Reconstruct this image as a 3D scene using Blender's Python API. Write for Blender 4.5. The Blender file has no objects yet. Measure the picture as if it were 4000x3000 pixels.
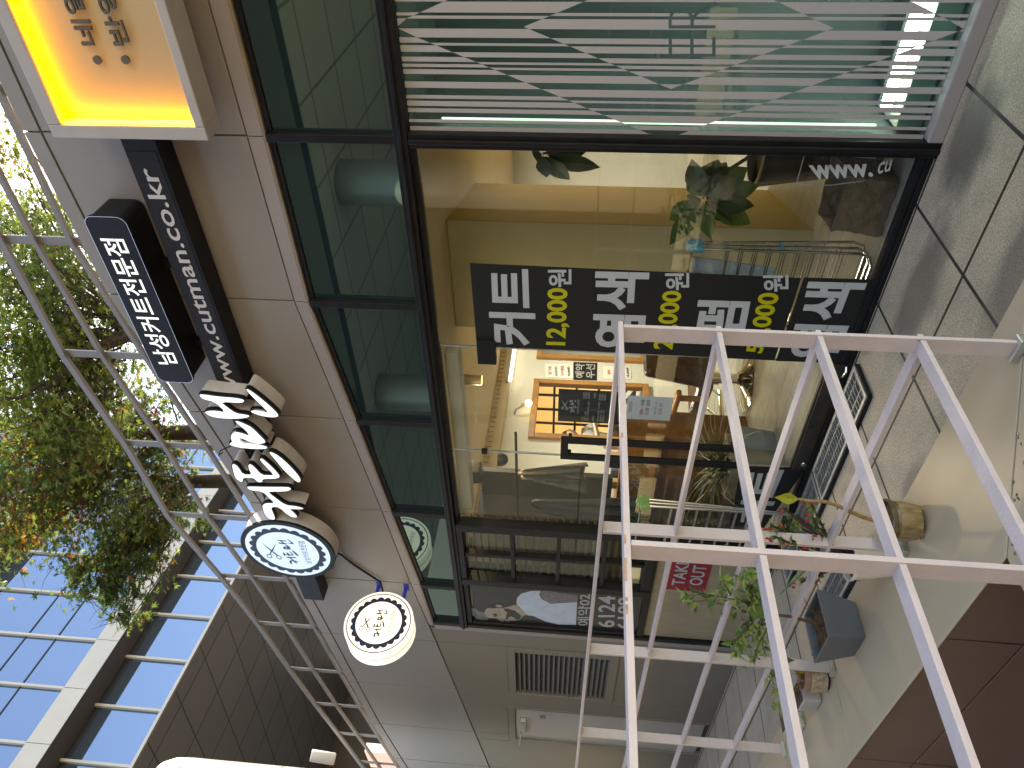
import bpy, bmesh, math, random
import numpy as np
from mathutils import Vector, Matrix
from mathutils.geometry import tessellate_polygon
R = math.radians
SC = bpy.context.scene
COL = SC.collection
# ------------------------------------------------------------------ camera
EXPO = 2.52
F, PIT, YAW, ROLL, DIST, EYE = 2790.0, 0.0845958565, 0.736943925, 0.04743149, 3.30554388, 1.6   # focal in photo pixels
FW = Vector((-math.sin(YAW)*math.cos(PIT), math.cos(YAW)*math.cos(PIT), math.sin(PIT)))
_rt = Vector((math.cos(YAW), math.sin(YAW), 0)); _up = _rt.cross(FW)
RT = math.cos(ROLL)*_rt + math.sin(ROLL)*_up
UP = -math.sin(ROLL)*_rt + math.cos(ROLL)*_up
EYEP = Vector((0, -DIST, EYE))
cam = bpy.data.cameras.new('camera'); cam_o = bpy.data.objects.new('camera', cam); COL.objects.link(cam_o)
cam.sensor_width = 36.0; cam.sensor_fit = 'HORIZONTAL'; cam.lens = F/4000*36.0
cam.clip_start = 0.05; cam.clip_end = 2000
m = Matrix.Identity(4)                       # the phone was held upright: the picture lies on its side
for i in range(3):
    m[i][0] = -UP[i]; m[i][1] = RT[i]; m[i][2] = -FW[i]; m[i][3] = EYEP[i]
cam_o.matrix_world = m
SC.camera = cam_o
# ------------------------------------------------------------------ sky and sun
SUN_DIR = Vector((-0.22, 0.70, 0.64)).normalized()
wd = bpy.data.worlds.new('World'); SC.world = wd; wd.use_nodes = True
nt = wd.node_tree; bg = nt.nodes['Background']
sky = nt.nodes.new('ShaderNodeTexSky'); sky.sky_type = 'NISHITA'; sky.sun_disc = False
sky.sun_elevation = math.asin(SUN_DIR.z); sky.sun_rotation = math.atan2(SUN_DIR.x, SUN_DIR.y)
sky.air_density = 1.0; sky.dust_density = 0.25; sky.ozone_density = 1.0
nt.links.new(sky.outputs[0], bg.inputs[0]); bg.inputs[1].default_value = 0.15
sl = bpy.data.lights.new('sun', 'SUN'); sl.energy = 3.2; sl.angle = R(0.5); sl.color = (1, .95, .86)
so = bpy.data.objects.new('sun', sl); COL.objects.link(so)
so.rotation_euler = SUN_DIR.to_track_quat('Z', 'Y').to_euler()
SC.view_settings.view_transform = 'Standard'; SC.view_settings.look = 'None'
SC.view_settings.gamma = 1; SC.view_settings.use_curve_mapping = False
SC.view_settings.exposure = EXPO
SC.view_settings.use_white_balance = True; SC.view_settings.white_balance_temperature = 9200; SC.view_settings.white_balance_tint = 15
SC.cycles.use_denoising = True
SC.cycles.max_bounces = 10; SC.cycles.transparent_max_bounces = 24; SC.cycles.caustics_reflective = False; SC.cycles.caustics_refractive = False
SC.cycles.sample_clamp_indirect = 6
# ------------------------------------------------------------------ measuring: a photo point on a known plane
def ray(x, y): return FW + RT*((3000-y-1500)/F) - UP*((x-2000)/F)
def W(x, y, Y=0.0):
    r = ray(x, y); return EYEP + r*((Y-EYEP.y)/r.y)
def G(x, y, Z=0.0):
    r = ray(x, y); return EYEP + r*((Z-EYEP.z)/r.z)
def XP(x, y, X):
    r = ray(x, y); return EYEP + r*((X-EYEP.x)/r.x)
def DP(x, y, d): return EYEP + ray(x, y).normalized()*d
def lerp(tab, x):
    tab = sorted(tab)
    if x <= tab[0][0]: a, b = tab[0], tab[1]
    elif x >= tab[-1][0]: a, b = tab[-2], tab[-1]
    else:
        for a, b in zip(tab, tab[1:]):
            if a[0] <= x <= b[0]: break
    return a[1]+(b[1]-a[1])*(x-a[0])/(b[0]-a[0])
# ------------------------------------------------------------------ materials
MATS = {}
def mat(name, col, rough=.5, metal=0.0, var=0.0, vscale=6.0, bump=0.0, bscale=60.0, spec=.5, coat=0.0, emit=None, estr=0.0, col2=None, stretch=None, trans=0.0):
    if name in MATS: return MATS[name]
    mt = bpy.data.materials.new(name); mt.use_nodes = True; n = mt.node_tree; N = n.nodes; L = n.links
    b = N['Principled BSDF']; b.inputs['Roughness'].default_value = rough; b.inputs['Metallic'].default_value = metal
    b.inputs['Specular IOR Level'].default_value = spec; b.inputs['Coat Weight'].default_value = coat
    b.inputs['Base Color'].default_value = (*col, 1)
    tc = N.new('ShaderNodeTexCoord'); mp = N.new('ShaderNodeMapping'); L.new(tc.outputs['Object'], mp.inputs[0])
    if stretch: mp.inputs['Scale'].default_value = stretch
    if var or col2:
        ns = N.new('ShaderNodeTexNoise'); ns.inputs['Scale'].default_value = vscale; ns.inputs['Detail'].default_value = 6
        ns.inputs['Roughness'].default_value = .65
        L.new(mp.outputs[0], ns.inputs['Vector'])
        rp = N.new('ShaderNodeValToRGB'); L.new(ns.outputs['Fac'], rp.inputs[0])
        c2 = col2 if col2 else tuple(min(1, c*(1+var)) for c in col); c1 = col if col2 else tuple(c*(1-var) for c in col)
        rp.color_ramp.elements[0].position = .35; rp.color_ramp.elements[1].position = .68
        rp.color_ramp.elements[0].color = (*c1, 1); rp.color_ramp.elements[1].color = (*c2, 1)
        L.new(rp.outputs[0], b.inputs['Base Color'])
        mr = N.new('ShaderNodeMapRange'); L.new(ns.outputs['Fac'], mr.inputs[0])
        mr.inputs['To Min'].default_value = max(0, rough-.07); mr.inputs['To Max'].default_value = min(1, rough+.07)
        L.new(mr.outputs[0], b.inputs['Roughness'])
    if bump:
        n2 = N.new('ShaderNodeTexNoise'); n2.inputs['Scale'].default_value = bscale; n2.inputs['Detail'].default_value = 4
        L.new(mp.outputs[0], n2.inputs['Vector'])
        bp = N.new('ShaderNodeBump'); bp.inputs['Strength'].default_value = bump; bp.inputs['Distance'].default_value = .01
        L.new(n2.outputs['Fac'], bp.inputs['Height']); L.new(bp.outputs[0], b.inputs['Normal'])
    if emit:
        b.inputs['Emission Color'].default_value = (*emit, 1); b.inputs['Emission Strength'].default_value = estr
    if trans:
        tr = N.new('ShaderNodeBsdfTranslucent'); mx = N.new('ShaderNodeMixShader'); mx.inputs[0].default_value = trans
        src = b.inputs['Base Color']
        if src.is_linked: L.new(src.links[0].from_socket, tr.inputs[0])
        else: tr.inputs[0].default_value = (*[min(1, c*1.6) for c in col], 1)
        L.new(b.outputs[0], mx.inputs[1]); L.new(tr.outputs[0], mx.inputs[2]); L.new(mx.outputs[0], N['Material Output'].inputs[0])
    MATS[name] = mt; return mt
K = 1/2**EXPO
def glow(name, col, k): return mat(name, (.8, .8, .8), .5, emit=col, estr=k*K)
def glassmat(name, tint, ior=1.5, refl=1.0, rough=0.0):
    mt = bpy.data.materials.new(name); mt.use_nodes = True; n = mt.node_tree; N = n.nodes; L = n.links
    N.remove(N['Principled BSDF']); tr = N.new('ShaderNodeBsdfTransparent'); tr.inputs[0].default_value = (*tint, 1)
    gl = N.new('ShaderNodeBsdfGlossy'); gl.inputs['Roughness'].default_value = rough; gl.inputs[0].default_value = (.93, .97, .95, 1)
    fr = N.new('ShaderNodeFresnel'); ge = N.new('ShaderNodeNewGeometry'); io = N.new('ShaderNodeMapRange'); L.new(ge.outputs['Backfacing'], io.inputs[0])
    io.inputs['To Min'].default_value = ior; io.inputs['To Max'].default_value = 1/ior; L.new(io.outputs[0], fr.inputs[0])   # both faces of a thin pane reflect alike
    mu = N.new('ShaderNodeMath'); mu.operation = 'MULTIPLY'; mu.inputs[1].default_value = refl; mu.use_clamp = True
    mx = N.new('ShaderNodeMixShader'); L.new(fr.outputs[0], mu.inputs[0]); L.new(mu.outputs[0], mx.inputs[0])
    L.new(tr.outputs[0], mx.inputs[1]); L.new(gl.outputs[0], mx.inputs[2]); L.new(mx.outputs[0], N['Material Output'].inputs[0])
    MATS[name] = mt; return mt
def brickmat(name, c1, c2, mortar, bw, rh, ms, rough=.6, off=0.0, rot=(0, 0, 0), loc=(0, 0, 0), speckle=None, stains=(), bump=.0, spec=.5):
    mt = bpy.data.materials.new(name); mt.use_nodes = True; n = mt.node_tree; N = n.nodes; L = n.links; b = N['Principled BSDF']
    b.inputs['Specular IOR Level'].default_value = spec
    tc = N.new('ShaderNodeTexCoord'); mp = N.new('ShaderNodeMapping'); L.new(tc.outputs['Object'], mp.inputs[0])
    mp.inputs['Rotation'].default_value = rot; mp.inputs['Location'].default_value = loc
    br = N.new('ShaderNodeTexBrick'); L.new(mp.outputs[0], br.inputs['Vector'])
    br.offset = off; br.inputs['Scale'].default_value = 1; br.inputs['Brick Width'].default_value = bw; br.inputs['Row Height'].default_value = rh
    br.inputs['Mortar Size'].default_value = ms; br.inputs['Mortar Smooth'].default_value = .1; br.inputs['Bias'].default_value = 0
    br.inputs['Color1'].default_value = (*c1, 1); br.inputs['Color2'].default_value = (*c2, 1); br.inputs['Mortar'].default_value = (*mortar, 1)
    out = br.outputs['Color']
    def mix(a, bb, fac, mode='MIX'):
        x = N.new('ShaderNodeMix'); x.data_type = 'RGBA'; x.blend_type = mode
        if isinstance(fac, float): x.inputs[0].default_value = fac
        else: L.new(fac, x.inputs[0])
        L.new(a, x.inputs[6])
        if isinstance(bb, tuple): x.inputs[7].default_value = (*bb, 1)
        else: L.new(bb, x.inputs[7])
        return x.outputs[2]
    if speckle:
        for sc, lo, hi, k in speckle:
            ns = N.new('ShaderNodeTexNoise'); ns.inputs['Scale'].default_value = sc; ns.inputs['Detail'].default_value = 5; ns.inputs['Roughness'].default_value = .8
            L.new(tc.outputs['Object'], ns.inputs['Vector'])
            rp = N.new('ShaderNodeValToRGB'); L.new(ns.outputs['Fac'], rp.inputs[0])
            rp.color_ramp.elements[0].position = .38; rp.color_ramp.elements[1].position = .62
            rp.color_ramp.elements[0].color = (lo, lo, lo*.97, 1); rp.color_ramp.elements[1].color = (hi, hi*.99, hi*.96, 1)
            out = mix(out, rp.outputs[0], k, 'MULTIPLY')
    for (cx, cy, rx, ry, dark) in stains:
        m2 = N.new('ShaderNodeMapping'); L.new(tc.outputs['Object'], m2.inputs[0])
        m2.inputs['Location'].default_value = (-cx/rx, -cy/ry, 0); m2.inputs['Scale'].default_value = (1/rx, 1/ry, 0)
        ns = N.new('ShaderNodeTexNoise'); ns.inputs['Scale'].default_value = 1.6; ns.inputs['Detail'].default_value = 4; L.new(m2.outputs[0], ns.inputs['Vector'])
        ad = N.new('ShaderNodeVectorMath'); ad.operation = 'MULTIPLY_ADD'; L.new(ns.outputs['Color'], ad.inputs[0])
        ad.inputs[1].default_value = (1.1, 1.1, 0); L.new(m2.outputs[0], ad.inputs[2])
        sb = N.new('ShaderNodeVectorMath'); sb.operation = 'SUBTRACT'; L.new(ad.outputs[0], sb.inputs[0]); sb.inputs[1].default_value = (.55, .55, 0)
        ln = N.new('ShaderNodeVectorMath'); ln.operation = 'LENGTH'; L.new(sb.outputs[0], ln.inputs[0])
        mr = N.new('ShaderNodeMapRange'); L.new(ln.outputs['Value'], mr.inputs[0]); mr.inputs['From Min'].default_value = .55; mr.inputs['From Max'].default_value = 1.15
        mr.inputs['To Min'].default_value = dark; mr.inputs['To Max'].default_value = 0
        out = mix(out, (.05, .045, .04), mr.outputs[0])
    L.new(out, b.inputs['Base Color']); b.inputs['Roughness'].default_value = rough
    if bump:
        bp = N.new('ShaderNodeBump'); bp.inputs['Strength'].default_value = bump; bp.inputs['Distance'].default_value = .004
        iv = N.new('ShaderNodeMath'); iv.operation = 'SUBTRACT'; iv.inputs[0].default_value = 1; L.new(br.outputs['Fac'], iv.inputs[1])
        L.new(iv.outputs[0], bp.inputs['Height']); L.new(bp.outputs[0], b.inputs['Normal'])
    MATS[name] = mt; return mt
# ------------------------------------------------------------------ meshes
class MB:
    def __init__(s): s.v = []; s.f = []; s.m = []
    def add(s, vs, fs, mi=0):
        o = len(s.v); s.v += [tuple(p) for p in vs]; s.f += [tuple(i+o for i in f) for f in fs]; s.m += [mi]*len(fs); return s
    def quad(s, a, b, c, d, mi=0): return s.add([a, b, c, d], [(0, 1, 2, 3)], mi)
    def box(s, x0, x1, y0, y1, z0, z1, mi=0):
        vs = [(x, y, z) for x in (x0, x1) for y in (y0, y1) for z in (z0, z1)]
        return s.add(vs, [(0, 1, 3, 2), (4, 6, 7, 5), (0, 4, 5, 1), (2, 3, 7, 6), (0, 2, 6, 4), (1, 5, 7, 3)], mi)
    def hexa(s, lo, hi, mi=0):           # two quads joined
        return s.add(list(lo)+list(hi), [(3, 2, 1, 0), (4, 5, 6, 7), (0, 1, 5, 4), (1, 2, 6, 5), (2, 3, 7, 6), (3, 0, 4, 7)], mi)
    def bar(s, a, b, w, t, up=(0, 0, 1), mi=0):   # flat bar from a to b
        a = Vector(a); b = Vector(b); d = (b-a).normalized(); u = Vector(up); sd = d.cross(u).normalized(); u = sd.cross(d).normalized()
        lo = [a+sd*(i*w/2)+u*(j*t/2) for i, j in ((-1, -1), (1, -1), (1, 1), (-1, 1))]
        return s.hexa(lo, [p+(b-a) for p in lo], mi)
    def prism(s, pts, vec, mi=0, side=None, cap=True):
        pts = [Vector(p) for p in pts]; n = len(pts); vec = Vector(vec)
        tri = tessellate_polygon([pts]); back = [p+vec for p in pts]
        if cap: s.add(pts, [tuple(t) for t in tri], mi); 
        s.add(back, [tuple(reversed(t)) for t in tri], mi if side is None else side)
        s.add(pts+back, [(i, (i+1) % n, n+(i+1) % n, n+i) for i in range(n)], mi if side is None else side); return s
    def face(s, pts, mi=0):
        pts = [Vector(p) for p in pts]; s.add(pts, [tuple(t) for t in tessellate_polygon([pts])], mi); return s
    def tube(s, pts, rad, n=8, mi=0, cap=True):
        pts = [Vector(p) for p in pts]; k = len(pts); rad = rad if isinstance(rad, (list, tuple)) else [rad]*k
        rings = []; prev = None
        for i, p in enumerate(pts):
            d = (pts[min(i+1, k-1)]-pts[max(i-1, 0)]).normalized()
            a = (Vector((0, 0, 1)) if abs(d.z) < .9 else Vector((1, 0, 0))) if prev is None else prev
            u = (a-d*a.dot(d)).normalized(); prev = u; w = d.cross(u)
            rings += [p+(u*math.cos(2*math.pi*j/n)+w*math.sin(2*math.pi*j/n))*rad[i] for j in range(n)]
        fs = [(i*n+j, i*n+(j+1) % n, (i+1)*n+(j+1) % n, (i+1)*n+j) for i in range(k-1) for j in range(n)]
        if cap: fs += [tuple(range(n-1, -1, -1)), tuple(range((k-1)*n, k*n))]
        return s.add(rings, fs, mi)
    def lathe(s, prof, c=(0, 0, 0), n=24, axis='z', mi=0, close=True):
        vs = []
        for r, h in prof:
            for j in range(n):
                a = 2*math.pi*j/n; p = (r*math.cos(a), r*math.sin(a), h)
                if axis == 'x': p = (h, p[0], p[1])
                if axis == 'y': p = (p[0], h, p[1])
                vs.append((c[0]+p[0], c[1]+p[1], c[2]+p[2]))
        k = len(prof); fs = [(i*n+j, i*n+(j+1) % n, (i+1)*n+(j+1) % n, (i+1)*n+j) for i in range(k-1) for j in range(n)]
        if close: fs += [tuple(range(n-1, -1, -1)), tuple(range((k-1)*n, k*n))]
        return s.add(vs, fs, mi)
    def islands(s):       # the separate pieces of this shape, each as its own MB
        par = list(range(len(s.v)))
        def find(a):
            while par[a] != a: par[a] = par[par[a]]; a = par[a]
            return a
        for f in s.f:
            for a in f[1:]: par[find(a)] = find(f[0])
        grp = {}
        for f, mi in zip(s.f, s.m): grp.setdefault(find(f[0]), []).append((f, mi))
        out = []
        for fs in grp.values():
            b = MB(); idx = {}
            for f, mi in fs:
                for a in f:
                    if a not in idx: idx[a] = len(b.v); b.v.append(s.v[a])
                b.f.append(tuple(idx[a] for a in f)); b.m.append(mi)
            out.append(b)
        return out
    def each(s, name, mats, parent=None, **kw): return [b.build(name, mats, parent, **kw) for b in s.islands()]
    def build(s, name, mats, parent=None, smooth=False, bevel=0.0):
        me = bpy.data.meshes.new(name); me.from_pydata(s.v, [], s.f)
        if not isinstance(mats, (list, tuple)): mats = [mats]
        for k in mats: me.materials.append(k)
        me.polygons.foreach_set('material_index', s.m)
        bm = bmesh.new(); bm.from_mesh(me)
        if bevel: bmesh.ops.remove_doubles(bm, verts=bm.verts, dist=1e-5)
        bmesh.ops.recalc_face_normals(bm, faces=bm.faces); bm.to_mesh(me); bm.free()
        if smooth: me.shade_smooth()
        o = bpy.data.objects.new(name, me); COL.objects.link(o)
        if bevel:
            bv = o.modifiers.new('bevel', 'BEVEL'); bv.width = bevel; bv.segments = 2; bv.limit_method = 'ANGLE'; bv.angle_limit = R(40)
        if smooth:
            try: me.set_sharp_from_angle(angle=R(38))
            except Exception: pass
        if parent:
            o.parent = parent
            if parent.type == 'EMPTY': o.matrix_parent_inverse = Matrix.Translation(-Vector(parent.location))
        return o
def tag(o, label, cat, group=None, kind=None):
    if label: o['label'] = label
    if cat: o['category'] = cat
    if group: o['group'] = group
    if kind: o['kind'] = kind
    return o
def thing(name, label, cat, loc=(0, 0, 0), group=None):
    o = bpy.data.objects.new(name, None); COL.objects.link(o); o.empty_display_size = .1; o.location = loc
    return tag(o, label, cat, group)
def dup(root, delta, label):
    r = root.copy(); COL.objects.link(r); r.location = Vector(root.location)+Vector(delta); r['label'] = label
    for ch in list(root.children):
        c = ch.copy(); COL.objects.link(c); c.parent = r
        for g in ch.children:
            d = g.copy(); COL.objects.link(d); d.parent = c
    return r
# text: every line is fitted into a quad given by photo points on a plane (BL, BR, TR, TL)
_txt = {}
def glyphs(s, bold=0.0):
    k = (s, bold)
    if k not in _txt:
        cu = bpy.data.curves.new('t', 'FONT'); cu.body = s; cu.size = 1; cu.offset = bold; cu.resolution_u = 3
        ob = bpy.data.objects.new('t', cu); COL.objects.link(ob)
        me = bpy.data.meshes.new_from_object(ob.evaluated_get(bpy.context.evaluated_depsgraph_get()))
        v = np.array([tuple(p.co)[:2] for p in me.vertices]); f = [tuple(p.vertices) for p in me.polygons]
        bpy.data.objects.remove(ob); bpy.data.curves.remove(cu); bpy.data.meshes.remove(me)
        lo = v.min(0); hi = v.max(0); _txt[k] = ((v-lo)/(hi-lo), f)
    return _txt[k]
def qmap(q, u, v):
    a, b, c, d = q; return (a*(1-u)+b*u)*(1-v)+(d*(1-u)+c*u)*v
def text(mb, s, q, mi=0, bold=0.0, depth=None):
    v, f = glyphs(s, bold); q = [Vector(p) for p in q]
    P = [qmap(q, a, b) for a, b in v]
    mb.add(P, f, mi)
    if depth is not None:
        dv = Vector(depth); ed = {}
        for fc in f:
            for i in range(len(fc)):
                e = (fc[i], fc[(i+1) % len(fc)]); ed[e] = 1
        sides = [e for e in ed if (e[1], e[0]) not in ed]
        for a, b in sides: mb.quad(P[a], P[b], P[b]+dv, P[a]+dv, mi)
    return mb
def PQ(x0, x1, y0, y1, Y=0.0):     # text rectangle straight from the photo: top at x0, foot at x1, starts at y1, ends at y0
    return [W(x1, y1, Y), W(x1, y0, Y), W(x0, y0, Y), W(x0, y1, Y)]
# ================================================================== materials in use
M = dict(
 panel=mat('beige_panel', (.262, .238, .210), .42, var=.05, vscale=1.3, spec=.4),
 wallpanel=mat('tan_panel', (.195, .170, .138), .45, var=.06, vscale=1.1, spec=.4),
 band=mat('pink_grey_band', (.30, .262, .25), .4, var=.05, vscale=2),
 joint=mat('joint_grey', (.12, .105, .098), .8),
 trim=mat('tan_trim', (.24, .185, .125), .5, var=.15, vscale=9),
 black=mat('black_frame', (.010, .010, .011), .42, var=.3, vscale=14, spec=.22),
 dark=mat('dark_void', (.006, .007, .007), .9),
 film=mat('white_film', (.40, .375, .36), .55, spec=.3),
 cap=mat('ledge_cap', (.44, .35, .235), .33, var=.035, vscale=1.6, spec=.5),
 brown=mat('brown_panel', (.165, .102, .074), .55, var=.10, vscale=3),
 seam=mat('seam_dark', (.06, .05, .045), .8),
 rail=mat('rail_paint', (.50, .43, .425), .38, var=.05, vscale=18, bump=.12, bscale=90),
 rust=mat('rust', (.40, .25, .17), .85, var=.3, vscale=60),
 roofrail=mat('grey_rail_paint', (.20, .19, .182), .5, var=.06, vscale=8),
 steel=mat('steel', (.62, .61, .58), .25, metal=1.0, var=.05, vscale=30),
 bronze=mat('dark_bronze', (.085, .075, .062), .38, metal=.75, var=.2, vscale=12),
 galv=mat('galvanised', (.52, .53, .51), .4, metal=.85, var=.12, vscale=25),
 signblack=mat('sign_black', (.011, .011, .013), .45, var=.25, vscale=8, bump=.05, bscale=30, spec=.2),
 signgrey=mat('sign_return', (.50, .47, .44), .5, var=.10, vscale=12),
 white=mat('white_vinyl', (.56, .53, .51), .5),
 poster=mat('poster_black', (.013, .014, .014), .45, spec=.25),
 posterwhite=mat('poster_white', (.42, .44, .44), .5),
 yellow=mat('poster_yellow', (.46, .42, .006), .5),
 red=mat('poster_red', (.30, .012, .028), .45, var=.06, vscale=9),
 beigelow=mat('low_beige', (.34, .275, .18), .5, var=.12, vscale=3.5, stretch=(3, 3, .6)),
 doorpaint=mat('door_paint', (.40, .375, .35), .45, var=.05, vscale=2),
 wood=mat('oak', (.40, .19, .06), .4, var=.22, vscale=9, stretch=(1, 1, .12)),
 woodtop=mat('oak_dark', (.24, .11, .04), .4, var=.3, vscale=9, stretch=(.15, 1, 1)),
 intwall=mat('inside_wall', (.62, .62, .55), .7, var=.05, vscale=3),
 intceil=mat('inside_ceiling', (.62, .52, .35), .8, var=.03, vscale=2),
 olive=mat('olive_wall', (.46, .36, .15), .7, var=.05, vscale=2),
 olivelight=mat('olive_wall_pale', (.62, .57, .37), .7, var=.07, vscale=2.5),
 leather=mat('brown_leather', (.065, .035, .022), .28, var=.3, vscale=12, bump=.15, bscale=40),
 chrome=mat('chrome', (.75, .74, .70), .08, metal=1),
 mirror=mat('mirror', (.86, .87, .85), .01, metal=1),
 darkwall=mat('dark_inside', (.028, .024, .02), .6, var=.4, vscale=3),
 soil=mat('potting_soil', (.028, .016, .010), .95, col2=(.16, .095, .045), vscale=70, bump=.8, bscale=80),
 planter=mat('slate_plastic', (.085, .098, .115), .5, var=.07, vscale=6, bump=.06, bscale=120),
 soffit=brickmat('soffit_tile', (.215, .212, .21), (.19, .188, .187), (.05, .048, .047), 1.45, 1.35, .02, .5, rot=(0, 0, R(-9)), spec=.35),
)
GL = glassmat('clear_glass', (.95, .97, .95), 1.5, .75)
GLG = glassmat('green_glass', (.56, .70, .70), 1.5, .9)
GLD = mat('spandrel_glass', (.009, .024, .024), .015, spec=.5)
MATS['spandrel_glass'].node_tree.nodes['Principled BSDF'].inputs['Specular Tint'].default_value = (.55, .86, .84, 1)
MATS['spandrel_glass'].node_tree.nodes['Principled BSDF'].inputs['IOR'].default_value = 2.5
M['granite'] = brickmat('granite_paving', (.88, .71, .53), (.82, .66, .49), (.05, .042, .036), .5775, .592, .009, .55, 0.0,
    loc=(1.122+5*.5775, .034+10*.592, 0), speckle=[(135, .20, 1.0, .85), (60, .60, 1.0, .45), (1.4, .68, 1.0, .7), (.6, .75, 1.0, .6)],
    stains=[(-1.27, -.24, .30, .17, .72), (-1.95, -.36, .42, .15, .62), (-1.42, -.98, .40, .20, .60), (-3.2, -1.0, .22, .12, .5), (-2.6, -1.0, .16, .10, .45)], bump=-.35)
ZFB = [(-.8, 3.163), (-2.418, 3.161), (-3.404, 3.042), (-4.367, 2.935), (-5.351, 2.819), (-5.985, 2.767)]
ZJ = [(-.8, 3.264), (-2.433, 3.248), (-3.405, 3.127), (-4.377, 3.009), (-5.366, 2.904), (-5.962, 2.822), (-9.2, 2.413)]
ZT = [(-1.1, 4.43), (-2.16, 4.45), (-4.31, 4.07), (-8.27, 3.72), (-9.68, 3.54)]
zfb = lambda x: lerp(ZFB, x); zj = lambda x: lerp(ZJ, x); zt = lambda x: lerp(ZT, x)
MULL = [-1.424, -2.42, -3.39, -4.37, -5.365]; XE = -5.985
# ================================================================== ground
mb = MB(); mb.quad((-30, 0.0, 0), (12, 0.0, 0), (12, -1.9, 0), (-30, -1.9, 0))
mb.quad((-1.3, -1.9, 0), (12, -1.9, 0), (12, -14, 0), (-1.3, -14, 0))
tag(mb.build('pavement', M['granite']), None, None, kind='structure')
mb = MB(); mb.quad((-300, 300, -.03), (300, 300, -.03), (300, .0, -.03), (-300, .0, -.03)); mb.quad((-300, -14, -.03), (300, -14, -.03), (300, -300, -.03), (-300, -300, -.03))
tag(mb.build('ground', mat('ground_grey', (.14, .135, .125), .9, var=.15, vscale=.3)), None, None, kind='structure')
mb = MB(); mb.quad((-30, -2.0, -1.6), (-1.6, -2.0, -1.6), (-1.6, -14, -1.6), (-30, -14, -1.6))
tag(mb.build('sunken_court_floor', mat('court_floor', (.16, .13, .11), .7, var=.12, vscale=2)), None, None, kind='structure')
# ================================================================== ledge wall round the sunken court
lw = thing('ledge_wall', 'low tan metal capped wall with brown panelled face carrying the white railing', 'low wall', (-1.2, -1.7, 0))
YO, YI, XO, XI, ZC = -1.56, -2.04, -1.08, -1.67, .4
mb = MB(); g = .002
segs = [-30, -12.7, -9.5, -6.3, -4.68, -3.08]
for a, b in zip(segs, segs[1:]): mb.box(a+g, b-g, YI-.015, YO, ZC-.007, ZC)
mb.hexa([(-3.08+g, YI-.015, ZC-.007), (XI-.015-g, YI-.015, ZC-.007), (XO-g, YO, ZC-.007), (-3.08+g, YO, ZC-.007)],
        [(-3.08+g, YI-.015, ZC), (XI-.015-g, YI-.015, ZC), (XO-g, YO, ZC), (-3.08+g, YO, ZC)])
mb.hexa([(XI-.015, YI-.019, ZC-.007), (XI-.015, -9, ZC-.007), (XO, -9, ZC-.007), (XO, YO-.004, ZC-.007)],
        [(XI-.015, YI-.019, ZC), (XI-.015, -9, ZC), (XO, -9, ZC), (XO, YO-.004, ZC)])
mb.each('cap', M['cap'], lw, bevel=.006)
mb = MB(); mb.box(-30, XO+.01, YI+.02, YO-.03, -1.6, ZC-.009); mb.box(XI+.02, XO-.03, -9, YI+.02, -1.6, ZC-.009); mb.build('core', M['seam'], lw)
mb = MB(); xs = [-30]+[-1.67-.485-.97*k for k in range(12, -1, -1)]+[XI]
xs = sorted(xs)
for a, b in zip(xs, xs[1:]):
    for z0, z1 in ((-1.6, -.70), (-.694, .140), (.146, ZC-.008)): mb.box(a+.004, b-.004, YI, YI+.015, z0, z1)
ys = [-9]+[-8+.97*k for k in range(0, 7)]
for a, b in zip(ys, ys[1:]+[YI]):
    for z0, z1 in ((-1.6, -.70), (-.694, .140), (.146, ZC-.008)): mb.box(XI, XI+.015, a+.004, b-.004, z0, z1)
mb.each('face_panel', M['brown'], lw, bevel=.002)
random.seed(3); mb = MB()
for i in range(26):        # beads of rain on the cap by the mitre
    x = -1.30-random.random()*.36+random.gauss(0, .01); y = -1.74-(-1.30-x)*.85-random.uniform(.0, .09)
    if not (XI < x < XO-.05): continue
    r = random.choice([.002, .003, .003, .004, .005])
    ex = random.uniform(.7, 1.6); mb.lathe([(r*ex, 0), (r*.95*ex, r*.25), (r*.6*ex, r*.5), (r*.1, r*.6)], (x, y, ZC+.0005), 8)
wt = bpy.data.materials.new('water'); wt.use_nodes = True; b = wt.node_tree.nodes['Principled BSDF']
b.inputs['Transmission Weight'].default_value = 1; b.inputs['Roughness'].default_value = .02; b.inputs['IOR'].default_value = 1.33
mb.build('raindrops', wt, lw, smooth=True)['kind'] = 'stuff'
# ================================================================== white railing
wr = thing('white_railing', 'white painted flat steel railing with four rails standing on the ledge wall', 'railing', (-1.25, -1.68, .4))
ZR = [1.473, 1.202, .932, .662]; XR, YR = -1.25, -1.69
PA = [-2.155, -3.055, -3.957, -4.86, -5.76, -6.66]; PB = [-2.42, -3.16, -3.9, -4.64]
def post(x, y, wx, wy):
    mb = MB(); mb.box(x-wx/2, x+wx/2, y-wy/2, y+wy/2, ZC+.004, ZR[0]-.008)
    rng = random.Random(int(x*100+y*37))
    for z in ZR[1:]:
        for sx in (-1, 1):
            zz = z+rng.uniform(-.012, .012); h = rng.uniform(.002, .008)
            if rng.random() < .45: continue
            if wy > wx: mb.box(x-wx/2-.0008, x+wx/2+.0008, y+sx*(wy/2-.006)-.004, y+sx*(wy/2-.006)+.0045, zz-h, zz+h, 1)
            else: mb.box(x+sx*(wx/2-.006)-.004, x+sx*(wx/2-.006)+.0045, y-wy/2-.0008, y+wy/2+.0008, zz-h, zz+h, 1)
    o = mb.build('post', [M['rail'], M['rust']], wr, bevel=.0008)
    f = MB(); f.box(x-wx/2-.012, x+wx/2+.012, y-wy/2-.012, y+wy/2+.012, ZC, ZC+.022); f.build('foot_plate', M['galv'], o, bevel=.003)
post(XR, YR, .050, .013)
for x in PA: post(x, YR, .013, .048)
for y in PB: post(XR, y, .050, .013)
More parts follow.
